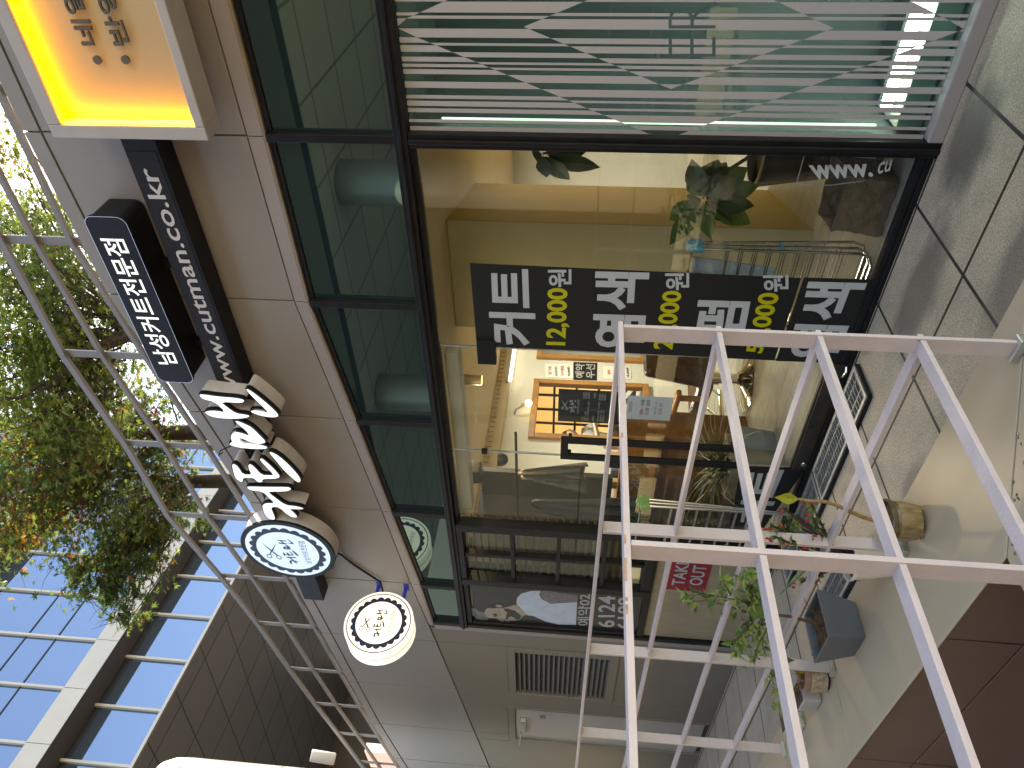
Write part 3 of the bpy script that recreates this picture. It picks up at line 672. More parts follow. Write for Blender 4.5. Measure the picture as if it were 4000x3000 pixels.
def poster(name, label, cat, quad, texts, y=.004, base=None, group=None):
    t = thing(name, label, cat, tuple(sum((Vector(p) for p in quad), Vector())/4))
    if group: t['group'] = group
    o = MB(); o.quad(*quad); o.build('sheet', base or M['poster'], t)
    for mkey, items in texts.items():
        o = MB()
        for s_, q_, bd in items: text(o, s_, q_, 0, bd)
        o.build('lettering', mkey if not isinstance(mkey, str) else M[mkey], t)
    return t
PY = .0045
pw_ = lambda *a: PQ(*a, PY-.0012)
q4 = lambda a, b, c, d, Y=PY: [W(*a, Y), W(*b, Y), W(*c, Y), W(*d, Y)]
poster('price_banner', 'tall black price banner on the glass left of the leafy plant, topped by 커트 12,000원', 'price banner', q4((3025, 1408), (3130, 1086), (1835, 1027), (1862, 1350)),
 {'posterwhite': [('커트', [W(2095, 1352, PY-.0012), W(2085, 1052, PY-.0012), W(1903, 1048, PY-.0012), W(1915, 1345, PY-.0012)], .03), ('원', pw_(2140, 2232, 1052, 1122), .02), ('염색', [W(2517, 1362, PY-.0012), W(2537, 1065, PY-.0012), W(2325, 1060, PY-.0012), W(2312, 1355, PY-.0012)], .03), ('원', pw_(2598, 2692, 1066, 1134), .02), ('펌', [W(2905, 1316, PY-.0012), W(2932, 1178, PY-.0012), W(2728, 1172, PY-.0012), W(2700, 1310, PY-.0012)], .03), ('원', pw_(2980, 3080, 1074, 1140), .02)],
  'yellow': [('12,000', [W(2222, 1350, PY-.0012), W(2232, 1126, PY-.0012), W(2138, 1124, PY-.0012), W(2132, 1347, PY-.0012)], .03), ('20,000', [W(2640, 1366, PY-.0012), W(2678, 1138, PY-.0012), W(2590, 1134, PY-.0012), W(2550, 1362, PY-.0012)], .03), ('50,000', [W(2988, 1382, PY-.0012), W(3062, 1146, PY-.0012), W(2965, 1142, PY-.0012), W(2912, 1376, PY-.0012)], .03)]})
poster('small_banner', 'square black 염색 banner low on the glass below the tall price banner', 'banner', q4((3312, 1420), (3428, 1092), (3140, 1084), (3030, 1410), .003),
 {'posterwhite': [('염색', [W(3268, 1402, .0018), W(3388, 1106, .0018), W(3158, 1100, .0018), W(3068, 1392, .0018)], .03)]})
poster('low_banner', 'black 커트 banner at the foot of the glass left of the door', 'banner', q4((2985, 2062), (3150, 1826), (2895, 1822), (2850, 2055)),
 {'posterwhite': [('커트', [W(2985, 2052, PY-.0012), W(3085, 1836, PY-.0012), W(2915, 1832, PY-.0012), W(2880, 2045, PY-.0012)], .03)]})
t = thing('web_decal', 'curling clear decal reading www.cu at the right foot of the clear window', 'decal', W(3250, 690))
o = MB()
dq = lambda a, b, c, d: [W(*a, .004), W(*b, .004), W(*c, .004), W(*d, .004)]
# the letters run down the sheet in the picture because the decal hangs turned
text(o, 'www.', dq((3178, 702), (3412, 690), (3402, 640), (3158, 646)), 0, .03)
text(o, 'cu', dq((3424, 682), (3476, 668), (3486, 622), (3436, 634)), 0, .01)
o.build('lettering', mat('decal_grey', (.46, .48, .46), .5), t)
o = MB(); ln = [W(3110, 722, .005), W(3142, 606, .005), W(3230, 606, .005), W(3420, 618, .005)]
for a, b in zip(ln, ln[1:]): o.bar(a, b, .004, .001, (0, 1, 0))
ln = [W(3110, 722, .005), W(3240, 724, .005), W(3380, 706, .005)]
for a, b in zip(ln, ln[1:]): o.bar(a, b, .004, .001, (0, 1, 0))
o.build('edge', mat('decal_edge', (.25, .26, .25), .4), t)
# menu board and opening hours hanging inside the door glass
MX0, MX1, MZ0, MZ1 = -3.332, -3.043, 1.285, 1.686
mzq = lambda u0, u1, v0, v1, Y=.0238: [Vector((MX0+(MX1-MX0)*a, Y, MZ0+(MZ1-MZ0)*b)) for a, b in ((u0, v0), (u1, v0), (u1, v1), (u0, v1))]
t = poster('menu_board', 'black menu board with white price list hanging inside the door glass', 'menu board', mzq(0, 1, 0, 1, .025),
 {'posterwhite': [('남성커트전문점', mzq(.28, .70, .66, .70), 0)]+[(a, mzq(.06, .06+w_, v, v+.035), .005) for a, w_, v in (('커트', .13, .58), ('커트 + 샴푸', .30, .54), ('커트 + 두피마사지 + 샴푸', .60, .50), ('샴푸만', .18, .41), ('옆머리다운펌 ( 커트포함 )', .62, .33), ('새치염색 + 커트', .36, .29), ('칼라염색 + 커트', .36, .25))]
  +[(a, mzq(.93-w_, .93, v, v+.035), .005) for a, w_, v in (('12,000', .19, .58), ('15,000', .19, .54), ('18,000', .19, .50), ('5,000', .16, .41), ('30,000~', .22, .33), ('35,000~', .22, .29), ('40,000~', .22, .25))]})
o = MB(); scissors(o, mzq(.38, .68, .83, .95), 0, (0, -.0001, 0), .14); logo(o, mzq(.30, .70, .71, .83), 0, (0, -.0001, 0)); o.build('emblem', M['posterwhite'], t)
hq = lambda u0, u1, v0, v1, Y=.0238: [Vector((-3.278+.206*a, Y, .968+.282*b)) for a, b in ((u0, v0), (u1, v0), (u1, v1), (u0, v1))]
HR = mat('ink_red', (.50, .06, .05), .5); HB = mat('ink_dark', (.03, .03, .035), .5); HBL = mat('ink_blue', (.04, .16, .40), .5)
poster('hours_notice', 'white opening hours notice below the menu board on the door glass', 'notice', hq(0, 1, 0, 1, .025),
 {HB: [('영업시간안내', hq(.30, .75, .88, .95), .005), (': 10:00', hq(.55, .85, .62, .70), .005), (': 20:30', hq(.55, .85, .50, .58), .005)],
  HR: [('OPEN', hq(.20, .46, .62, .70), .005), ('CLOSE', hq(.20, .52, .50, .58), .005), ('일요일 : 휴무', hq(.26, .76, .20, .29), .005)], HBL: [('토요일, 공휴일 : - 18:30', hq(.24, .80, .33, .39), 0)]}, base=mat('paper_blue', (.60, .64, .70), .55))
# barber poster
t = thing('barber_poster', 'dark poster of a bearded man in a pale shirt with the phone number 6124 6188', 'poster', (-5.6, .02, 1.7))
BXp = [W(1830, 2287, .009), W(2505, 2315, .009), W(2515, 2470, .009), W(1840, 2430, .009)]
o = MB(); o.quad(*[Vector((p[0], .0095, p[1])) for p in ((-5.90, .935), (-5.30, .935), (-5.30, 2.375), (-5.90, 2.375))]); o.build('sheet', mat('poster_charcoal', (.028, .028, .028), .4, var=.25, vscale=3), t)
Z6 = lambda pts, Y: [W(1750+x/2.765, 2250+y/2.765, Y) for x, y in pts]
def flat(name, m_, polys, Y):
    o = MB()
    for k, p in enumerate(polys): o.face(Z6(p, Y-.00025*k))
    return o.build(name, m_, t)
flat('shirt', mat('print_blue', (.50, .58, .68), .5, var=.10, vscale=9), [[(745,240),(790,190),(900,160),(1000,160),(985,200),(1010,250),(1110,300),(1395,282),(1382,528),(1200,525),(1050,490),(920,432),(860,425),(780,350),(740,295)]], .0085)
flat('arm', mat('print_arm', (.09, .088, .084), .5, col2=(.26, .25, .24), vscale=75), [[(1000,165),(1060,158),(1200,180),(1400,205),(1395,278),(1110,298),(1015,248),(990,200)]], .0080)
flat('face_print', mat('print_skin', (.36, .32, .255), .5, var=.28, vscale=7), [[(388,392),(420,350),(470,322),(560,330),(620,340),(700,318),(745,305),(855,418),(810,432),(792,455),(770,474),(700,486),(668,478),(655,492),(632,480),(612,472),(598,494),(575,492),(545,470),(520,458),(470,456),(430,452),(402,438)]], .0080)
flat('beard', mat('print_beard', (.045, .042, .036), .5), [[(600,352),(640,350),(720,372),(792,430),(775,468),(735,474),(715,452),(690,440),(660,442),(640,470),(622,466),(628,430),(640,395),(610,375)], [(430,345),(500,306),(600,312),(605,352),(560,348),(480,350)], [(500,408),(520,404),(532,430),(512,440)], [(484,400),(492,398),(506,446),(496,448)], [(588,470),(600,476),(592,486)]], .0074)
flat('hair', mat('print_hair', (.055, .06, .06), .5, col2=(.30, .36, .37), vscale=80), [[(250,350),(285,340),(330,375),(385,400),(400,440),(440,460),(420,478),(370,480),(310,465),(270,420)], [(600,485),(640,480),(680,498),(640,490)]], .0078)
flat('ear', mat('print_ear', (.36, .28, .22), .5), [[(512,318),(530,306),(568,312),(592,334),(560,342),(522,336)]], .0066)
o = MB(); Zt = lambda x0, x1, y0, y1: [W(1750+a/2.765, 2250+b/2.765, .0070) for a, b in ((x1, y1), (x1+10, y0), (x0+10, y0), (x0, y1))]
text(o, '예약02', Zt(1395, 1535, 195, 535), 0, .012); text(o, '6124', Zt(1615, 1800, 215, 555), 0, .02); text(o, '6188', Zt(1825, 1990, 232, 575), 0, .02)
o.build('lettering', mat('print_grey', (.42, .44, .44), .5), t)
# take-out plate
t = poster('takeout_sign', 'red TAKE OUT plate in white capitals fixed to the beige wall under the casement', 'sign', [Vector((x, -.008, z)) for x, z in ((-5.175, .455), (-4.665, .455), (-4.69, .765), (-5.165, .765))],
 {'posterwhite': [('TAKE', [Vector((x, -.0092, z)) for x, z in ((-5.10, .63), (-4.74, .63), (-4.74, .73), (-5.10, .73))], .02), ('OUT', [Vector((x, -.0092, z)) for x, z in ((-5.08, .49), (-4.80, .49), (-4.80, .595), (-5.08, .595))], .02)]}, base=M['red'])
# ================================================================== inside the shop
ZCE = 2.56; XW = -6.12
M['plank'] = brickmat('inside_floor_plank', (.42, .42, .36), (.37, .37, .32), (.20, .20, .17), 1.2, .18, .004, .35, .5, speckle=[(9, .75, 1.0, .7)])
o = MB(); o.quad((XW, .05, .006), (-1.46, .05, .006), (-1.46, 7, .006), (XW, 7, .006)); o.build('inside_floor', M['plank'], sb)
o = MB(); o.quad((XW, .08, ZCE), (1.0, .08, ZCE), (1.0, 7, ZCE), (XW, 7, ZCE)); o.build('inside_ceiling', M['intceil'], sb)
o = MB(); o.box(XW-.1, XW, .3, 7, 0, ZCE-.001); o.box(XW, 1.0, 6.0, 6.1, 0, ZCE-.001); o.build('inside_wall', M['intwall'], sb)
o = MB(); o.box(XW+.001, XW+.14, .95, 5.98, ZCE-.16, ZCE-.002)
for k in range(60): o.box(XW+.14, XW+.155, 1.0+.08*k, 1.045+.08*k, ZCE-.07, ZCE-.02)
o.build('crown_moulding', M['intceil'], sb)
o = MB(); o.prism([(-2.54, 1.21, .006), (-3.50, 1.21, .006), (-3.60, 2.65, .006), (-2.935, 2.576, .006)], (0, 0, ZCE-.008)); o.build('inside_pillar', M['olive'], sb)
o = MB(); o.quad((-2.542, 1.207, .008), (-3.498, 1.207, .008), (-3.498, 1.207, ZCE-.01), (-2.542, 1.207, ZCE-.01)); o.build('pillar_front', M['olivelight'], sb)  # same pillar, street side paler: the daylight on it is put into the colour
o = MB(); o.box(-4.42, -2.86, .10, .20, 2.325, 2.415); o.box(-4.3, -2.95, .205, .25, 2.33, 2.38); o.build('blind_housing', mat('housing', (.50, .48, .42), .5), sb, bevel=.008)
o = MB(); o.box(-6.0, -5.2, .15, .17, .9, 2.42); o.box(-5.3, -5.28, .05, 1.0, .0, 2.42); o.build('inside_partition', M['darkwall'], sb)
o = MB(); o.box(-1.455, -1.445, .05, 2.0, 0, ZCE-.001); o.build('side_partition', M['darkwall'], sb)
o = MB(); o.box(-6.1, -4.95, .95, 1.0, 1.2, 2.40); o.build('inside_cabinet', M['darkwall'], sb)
# room behind the striped film
o = MB(); o.quad((-1.40, .9, .0), (1.2, .9, .0), (1.2, .9, 2.45), (-1.40, .9, 2.45)); o.quad((-1.40, .05, .05), (1.2, .05, .05), (1.2, .9, .05), (-1.40, .9, .05)); o.quad((-1.40, .05, 2.45), (1.2, .05, 2.45), (1.2, .9, 2.45), (-1.40, .9, 2.45)); o.quad((-1.405, .05, 0), (-1.405, .9, 0), (-1.405, .9, 2.45), (-1.405, .05, 2.45))
o.build('film_room', mat('film_room_grey', (.22, .25, .25), .7), sb)
t = thing('window_tube_light', 'bright white tube light along the foot and edge of the striped window', 'tube light', (-.6, .2, .2))
ET = glow('tube_white', (.92, 1.0, .96), 26.0)
o = MB(); o.tube([(-1.30, .16, .215), (1.1, .16, .215)], .026, 10); o.build('tube', ET, t); o = MB(); o.tube([(-1.375, .12, .25), (-1.375, .12, 2.3)], .010, 8); o.build('tube', glow('tube_white_dim', (.8, 1.0, .9), 3), t)
o = MB(); o.box(-1.38, 1.1, .10, .40, .055, .165); o.build('ledge_box', mat('lamp_shelf', (.82, .82, .76), .6), t, bevel=.004)
for nm, lab, x, y, z, r, ex in (('downlight', 'small round ceiling downlight glowing behind the striped window', -.93, .80, 2.20, .018, 0), ('downlight', 'second small ceiling downlight behind the upper stripes', -.62, .82, 2.25, .018, 0)):
    o = MB(); o.lathe([(r, 0), (r*.9, -.01)], (x, y, z+.24), 12); tag(o.build(nm, glow('spot_white', (1, 1, .95), 6)), lab, 'downlight')
# mirrors
def mirror(y0, y1, z0, z1, label):
    t = thing('wall_mirror', label, 'mirror', (XW, (y0+y1)/2, z0)); f = .075; x = XW
    o = MB()
    for a in ((y0-f, y1+f, z1, z1+f), (y0-f, y1+f, z0-f, z0), (y0-f, y0, z0+.001, z1-.001), (y1, y1+f, z0+.001, z1-.001)): o.box(x+.002, x+.05, a[0], a[1], a[2], a[3])
    o.build('frame', M['wood'], t, bevel=.006)
    o = MB(); o.quad((x+.012, y0, z0), (x+.012, y1, z0), (x+.012, y1, z1), (x+.012, y0, z1)); o.build('glass', M['mirror'], t)
    return t
mirror(2.56, 3.44, .72, 2.02, 'oak framed wall mirror beside the black menu board, a lit yellow screen in it')
mirror(4.02, 4.9, .72, 2.02, 'oak framed wall mirror cut off by the tall price banner')
t = thing('lit_screen', 'yellow backlit lattice screen seen in the oak framed mirror', 'screen', (-3.4, 5.95, 1.4))
o = MB(); o.quad((-3.95, 5.97, .75), (-2.2, 5.97, .75), (-2.2, 5.97, 2.3), (-3.95, 5.97, 2.3)); o.build('panel', glow('screen_yellow', (1.0, .50, .06), .95), t)
o = MB()
for k in range(6): x = -3.95+k*.35; o.box(x-.02, x+.02, 5.93, 5.955, .72, 2.33)
for k in range(5): z = .75+k*.3875; o.box(-3.95, -2.2, 5.956, 5.969, z-.02, z+.02)
o.build('lattice', M['black'], t)
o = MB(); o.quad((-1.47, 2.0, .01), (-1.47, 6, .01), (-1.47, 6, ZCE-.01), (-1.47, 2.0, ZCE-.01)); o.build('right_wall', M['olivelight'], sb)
# paper sheets on the mirror wall
def wallsheet(name, label, a, b, c, d, base, items):
    q = [XP(*p, XW+.006) for p in (a, b, c, d)]
    t = thing(name, label, 'notice', sum(q, Vector())/4); o = MB(); o.quad(*q); o.build('sheet', base, t)
    for mk, rows in items:
        o = MB()
        for s_, u0, u1, v0, v1 in rows: text(o, s_, [qmap(q, *uv)+Vector((.003, 0, 0)) for uv in ((u0, v0), (u1, v0), (u1, v1), (u0, v1))], 0, .015)
        o.build('lettering', mk, t)
WP = mat('paper_white', (.74, .74, .70), .6)
wallsheet('price_sheet', 'white price sheet with red headings above the black notice on the inside wall', (2240, 1477), (2238, 1422), (2130, 1422), (2132, 1474), WP, [(HR, [('댕기펌', .2, .8, .78, .90), ('아이롱펌', .15, .85, .33, .45)]), (HB, [('60,000원~', .12, .88, .56, .68), ('90,000원~', .12, .88, .10, .22)])])
wallsheet('reservation_notice', 'square black 예약우선 notice on the inside wall beside the mirror', (2331, 1486), (2333, 1417), (2240, 1414), (2239, 1483), M['poster'], [(M['posterwhite'], [('예약', .1, .9, .53, .92), ('우선', .1, .9, .08, .47)])])
wallsheet('lower_price_sheet', 'white sheet marked 18,000 below the black notice on the inside wall', (2466, 1482), (2464, 1432), (2356, 1429), (2357, 1479), WP, [(HB, [('18,000원', .15, .9, .06, .18), ('커트~', .3, .6, .50, .60)]), (HR, [('샴푸', .3, .7, .74, .85)])])
# lamps inside
t = thing('fluorescent_lamp', 'long white fluorescent tube lamp high on the inside wall above the mirror', 'lamp', (XW+.15, 3.7, 2.38))
o = MB(); o.tube([(XW+.16, 3.33, 2.385), (XW+.16, 4.6, 2.385)], .022, 10); o.build('tube', glow('tube_bright', (1, 1, .95), 7), t); o = MB(); o.box(XW+.1405, XW+.175, 3.3, 4.65, 2.402, 2.44); o.build('housing', M['doorpaint'], t)
t = thing('bulb_lamp', 'bare glowing bulb lamp on a short arm above the mirror', 'lamp', (XW+.1, 2.97, 2.12))
bp_ = XP(2065, 1575, -5.98); o = MB(); o.lathe([(.004, .045), (.02, .04), (.036, .02), (.042, 0), (.036, -.022), (.02, -.038), (.004, -.042)], bp_, 16); o.build('bulb', glow('bulb_glow', (1, .82, .45), 10), t, smooth=True)
o = MB(); o.tube([(XW+.005, bp_.y-.06, bp_.z+.17), (XW+.08, bp_.y-.05, bp_.z+.15), bp_+Vector((-.02, -.02, .06))], .012, 8); o.tube([bp_+Vector((-.02, -.02, .09)), bp_+Vector((0, 0, .04))], .022, 10); o.build('arm', M['signgrey'], t)
t = thing('spotlight', 'cream ceiling spotlight can with an orange lit rim behind the door glass', 'spotlight', (-4.15, 1.3, 2.5))
sp = W(1845, 1483, 1.3); o = MB(); o.lathe([(.036, -.05), (.045, -.085), (.047, .06), (.04, .065), (.001, .066)], sp, 24, close=False); o.build('can', mat('can_cream', (.55, .50, .36), .4), t, smooth=True)
o = MB(); o.lathe([(.044, -.084), (.02, -.078), (.001, -.076)], sp, 24, close=False); o.build('lens', glow('spot_orange', (1, .62, .18), 6), t); o = MB(); o.box(sp.x-.05, sp.x-.044, sp.y-.01, sp.y+.01, sp.z-.0, ZCE); o.box(sp.x+.044, sp.x+.05, sp.y-.01, sp.y+.01, sp.z, ZCE); o.build('bracket', M['galv'], t)
for (x, y, e, c, sz) in ((-4.6, 3.6, 46, (.86, .95, 1.0), .5), (-4.7, 1.5, 14, (.9, .95, 1.0), .3), (-4.35, .62, 9, (1, .84, .58), .15), (-2.2, 3.6, 8, (1, .90, .70), .4)):  # unseen area lights, added to brighten the room and the desk front
    l = bpy.data.lights.new('room_fill_light', 'AREA'); l.energy = e*K*2.0; l.size = sz; l.color = c; lo = bpy.data.objects.new('room_fill_light', l); COL.objects.link(lo); lo.location = (x, y, ZCE-.06)
t = thing('ceiling_camera', 'black dome camera on the beige inside ceiling near the glass', 'camera', W(1965, 1795, 1.0))
c = W(1962, 1795, 1.0); o = MB(); o.lathe([(.06, .04), (.06, .0), (.045, -.035), (.02, -.05), (.001, -.053)], (c.x, c.y, c.z), 20); o.build('dome', M['signblack'], t, smooth=True)
o = MB(); c = W(1850, 1848, .5); o.hexa([(c.x-.07, c.y-.05, c.z-.07), (c.x+.06, c.y-.05, c.z-.06), (c.x+.06, c.y+.08, c.z-.06), (c.x-.07, c.y+.08, c.z-.07)], [(c.x-.08, c.y-.06, c.z+.07), (c.x+.07, c.y-.06, c.z+.07), (c.x+.07, c.y+.1, c.z+.07), (c.x-.08, c.y+.1, c.z+.07)])
tag(o.build('loudspeaker', M['black'], None, bevel=.012), 'black loudspeaker tucked under the ceiling left of the blind housing', 'loudspeaker')
# reception desk
t = thing('reception_desk', 'oak reception desk with a pale lettered front behind the door handles', 'desk', (-5.0, 1.6, 0))
DX0, DX1, DY0, DY1, DZ = -5.75, -4.62, 1.15, 1.55, 1.13
o = MB(); o.box(DX0, DX1, DY0, DY1, DZ-.03, DZ); o.build('top', M['wood'], t, bevel=.004)
o = MB(); o.box(DX0, DX1-.01, DY0+.015, DY0+.04, .80, DZ-.032); o.build('upper_front', M['wood'], t, bevel=.003)
o = MB(); o.box(DX0+.02, DX1-.03, DY0+.05, DY1-.02, .006, DZ-.034); o.build('body', M['woodtop'], t, bevel=.003)
o = MB(); logo(o, zq(-5.35, -4.95, .86, 1.06, DY0+.013), 0, (0, -.0002, 0)); o.build('lettering', M['posterwhite'], t)
t = thing('pump_bottle', 'pale pump bottle standing on the oak reception desk', 'bottle', (-4.75, 1.25, DZ))
o = MB(); c = (-4.83, 1.25, DZ); o.lathe([(.038, 0), (.042, .01), (.042, .13), (.035, .16), (.014, .175), (.014, .195)], c, 20); o.build('body', mat('bottle_white', (.62, .62, .58), .35), t, smooth=True)
o = MB(); o.lathe([(.017, .195), (.017, .215), (.005, .217), (.005, .25)], c, 12); o.box(c[0]-.01, c[0]+.045, c[1]-.008, c[1]+.008, c[2]+.247, c[2]+.262); o.build('pump', M['posterwhite'], t)
o = MB(); o.lathe([(.0425, .04), (.0425, .10)], c, 20, close=False); o.build('label', mat('label_mauve', (.45, .30, .36), .5), t)
for i, (x, h, col, lab, nm) in enumerate(((-5.0, .10, (.55, .50, .40), 'small cream tissue box on the oak desk', 'tissue_box'), (-5.18, .07, (.10, .12, .25), 'low blue box on the oak desk', 'box'), (-5.34, .13, (.50, .42, .25), 'yellow carton on the oak desk', 'carton'))):
    o = MB(); o.box(x-.05, x+.05, 1.2, 1.28, DZ+.001, DZ+h); o.box(x-.03, x+.03, 1.215, 1.265, DZ+h+.001, DZ+h+.004, 1); tag(o.build(nm, [mat('goods%d' % i, col, .5, var=.2, vscale=30), M['posterwhite']], None, bevel=.004), lab, 'box')
# barber chairs
def chair(px, ang, label, full=True):
    t = thing('salon_chair', label, 'chair', (px[0], px[1], 0)); Rz = Matrix.Rotation(ang, 4, 'Z')
    def tr_(mb): mb.v = [tuple(Rz @ Vector(p)+Vector((px[0], px[1], 0))) for p in mb.v]; return mb
    o = MB(); o.lathe([(.30, .008), (.30, .016), (.24, .035), (.10, .06), (.07, .075), (.055, .10)], (0, 0, 0), 40); tr_(o).build('base', M['chrome'], t, smooth=True)
    o = MB(); o.lathe([(.05, .10), (.05, .26), (.065, .265), (.065, .33)], (0, 0, 0), 20); tr_(o).build('column', M['chrome'], t, smooth=True)
    o = MB(); o.box(-.30, .26, -.27, .27, .36, .50); tr_(o).build('seat', M['leather'], t, bevel=.045)
    o = MB(); o.hexa([(.20, -.26, .45), (.30, -.26, .45), (.30, .26, .45), (.20, .26, .45)], [(.34, -.24, 1.0), (.44, -.24, .98), (.44, .24, .98), (.34, .24, 1.0)]); tr_(o).build('backrest', M['leather'], t, bevel=.05)
    for s in (-1, 1):
        o = MB(); o.box(-.26, .24, s*.31-.035, s*.31+.035, .64, .69); tr_(o).build('armrest', M['wood'], t, bevel=.015)
        o = MB(); o.box(-.20, -.16, s*.31-.02, s*.31+.02, .40, .639); o.box(.12, .16, s*.31-.02, s*.31+.02, .40, .639); tr_(o).each('arm_support', M['wood'], t)
    o = MB()
    for s in (-1, 1): o.tube([(-.26, s*.14, .38), (-.42, s*.14, .25), (-.58, s*.14, .12)], .012, 8)
    o.tube([(-.58, -.2, .12), (-.58, .2, .12)], .024, 12); tr_(o).build('footrest', M['chrome'], t, smooth=True)
chair((-4.42, 1.78), R(-18), 'brown leather salon chair on a round chrome base behind the door glass')
# bin, plant pots inside
t = thing('waste_bin', 'round grey waste bin on the floor inside the door', 'bin', (-4.30, .80, 0))
o = MB(); c = W(2960, 1735, .72); cx_, cy_ = c.x, .72; o.lathe([(.10, .006), (.135, .27), (.142, .272), (.142, .30), (.128, .30), (.12, .10)], (cx_, cy_, 0), 28, close=False)
for k in range(28):
    a = 2*math.pi*k/28; o.bar((cx_+.103*math.cos(a), cy_+.103*math.sin(a), .02), (cx_+.133*math.cos(a), cy_+.133*math.sin(a), .25), .008, .008, (math.cos(a), math.sin(a), 0))
o.build('tub', mat('bin_grey', (.30, .32, .32), .5), t, smooth=True)
# hanging aprons
def cloth(name, label, x0, x1, y, z0, z1, m_, amp, seed):
    rng = random.Random(seed); o = MB(); nx, nz = 18, 14; vs = []
    for j in range(nz+1):
        for i in range(nx+1):
            u, v = i/nx, j/nz; w = .35+.65*v; x = (x0+x1)/2+(x1-x0)*(u-.5)*w
            vs.append((x, y+amp*math.sin(u*13+v*2+seed)*(.3+v)+amp*.5*math.sin(u*29+seed), z1-(z1-z0)*v-.02*math.sin(u*7)))
    o.add(vs, [(j*(nx+1)+i, j*(nx+1)+i+1, (j+1)*(nx+1)+i+1, (j+1)*(nx+1)+i) for j in range(nz) for i in range(nx)])
    ob = o.build(name, m_, None, smooth=True); tag(ob, label, 'apron'); s = ob.modifiers.new('solid', 'SOLIDIFY'); s.thickness = .006; return ob
AP = mat('apron_brown', (.085, .072, .055), .4, var=.25, vscale=5); 
a = W(2030, 1850, .6); b = W(2240, 1900, .6)
cloth('apron', 'brown dotted salon apron on a hanger in the left window', a.x-.22, a.x+.14, .62, b.z-.1, a.z, AP, .03, 1)
a2 = W(2080, 1990, .6); cloth('dark_apron', 'long black apron hanging left of the dotted brown one', a2.x-.20, a2.x+.18, .66, a2.z-.95, a2.z, mat('apron_black', (.02, .019, .018), .5, var=.3, vscale=6), .03, 4)
o = MB(); o.tube([(-5.2, .64, a.z+.03), (-4.1, .64, a.z+.03)], .012, 8); tag(o.build('clothes_rail', M['black'], None), 'dark rail carrying the aprons in the left window', 'rail')
# folding towel racks
def rack(name, label, px, y, x_w, H, capcol, lean, towel=None):
    t = thing(name, label, 'drying rack', (px-x_w/2, y, 0)); tb = M['steel']
    for k, (dx, ln, w2) in enumerate(((0, 0.0, 1), (.0, lean, 1), (.0, lean*.4, 1))):
        o = MB(); yy = y+(-.03, .03, .0)[k]; y2 = yy+ln
        o.tube([(px, yy, H), (px, y2, .10), (px-.02, y2, .04), (px-.08, y2, .015), (px-x_w+.08, y2, .015), (px-x_w+.02, y2, .04), (px-x_w, y2, .10), (px-x_w, yy, H)], .0085, 8); o.build('frame', tb, t, smooth=True)
        o = MB()
        for q in range(9):
            z = .18+(H-.3)*q/9; f = 1-z/H; o.tube([(px, yy+ln*f, z), (px-x_w, yy+ln*f, z)], .0035, 6)
        o.each('crossbar', tb, t)
    cm = mat(name+'_cap', capcol, .45, var=.1, vscale=20)
    for x in (px, px-x_w):
        o = MB(); o.box(x-.016, x+.016, y-.055, y+.055, H-.055, H+.01); o.lathe([(.03, -.02), (.032, 0), (.03, .02)], (x, y, H+.005), 20, 'x'); o.build('hinge_cap', cm, t, bevel=.006)
        o = MB(); o.box(x-.008, x+.008, y-.012, y+.012+lean*.5, H*.5, H*.5+.02); o.build('stay', cm, t)
    o = MB(); o.tube([(px, y, H+.0), (px-x_w, y, H+.0)], .007, 8); o.build('top_bar', tb, t)
    return t
rack('drying_rack', 'folded steel drying rack with green hinge caps leaning outside the left window', -3.925, -.13, .56, 1.09, (.22, .36, .10), -.05)
rack('towel_rack', 'folded steel towel rack with light blue hinge caps standing inside the glass', -2.09, .20, .58, .98, (.06, .30, .42), .06)
TW = mat('towel_blue', (.30, .36, .42), .9, var=.12, vscale=30, bump=.5, bscale=150)
o = MB(); a, b, c, d = W(2705, 1000, .235), W(3030, 1045, .235), W(3010, 1060, .235), W(2700, 1045, .235)
n = 14; top = [a.lerp(b, i/n) for i in range(n+1)]
o.add([p+Vector((0, 0, 0)) for p in top]+[p+Vector((-.20, .012*math.sin(i*1.3), -.01-.06*math.sin(i*.9)*.2)) for i, p in enumerate(top)], [(i, i+1, n+2+i, n+1+i) for i in range(n)])
ob = o.build('towel', TW, None, smooth=True); tag(ob, 'pale blue towel hung on the inside rack beside the price banner', 'towel'); s = ob.modifiers.new('solid', 'SOLIDIFY'); s.thickness = .012
# paper bag on the floor
t = thing('paper_bag', 'crumpled brown paper bag on the floor inside the clear window', 'bag', (-1.85, .3, 0))
bagm = mat('kraft_paper', (.16, .105, .065), .75, var=.25, vscale=14, bump=.6, bscale=22)
rng = random.Random(8); o = MB(); lo, hi = [], []
for (x, y) in ((-1.99, .20), (-1.70, .20), (-1.70, .38), (-1.99, .38)): lo.append((x, y, .007)); hi.append((x+rng.uniform(-.05, .05)+.03, y+rng.uniform(-.03, .03), .30+rng.uniform(-.05, .06)))
o.add(lo+hi, [(3, 2, 1, 0), (0, 1, 5, 4), (1, 2, 6, 5), (2, 3, 7, 6), (3, 0, 4, 7)]); ob = o.build('sack', bagm, t); sb2 = ob.modifiers.new('sub', 'SUBSURF'); sb2.subdivision_type = 'SIMPLE'; sb2.levels = 4; sb2.render_levels = 4
tx = bpy.data.textures.new('crumple', 'CLOUDS'); tx.noise_scale = .09; dm = ob.modifiers.new('crumple', 'DISPLACE'); dm.texture = tx; dm.strength = .05; dm.texture_coords = 'GLOBAL'; so_ = ob.modifiers.new('s', 'SOLIDIFY'); so_.thickness = .003
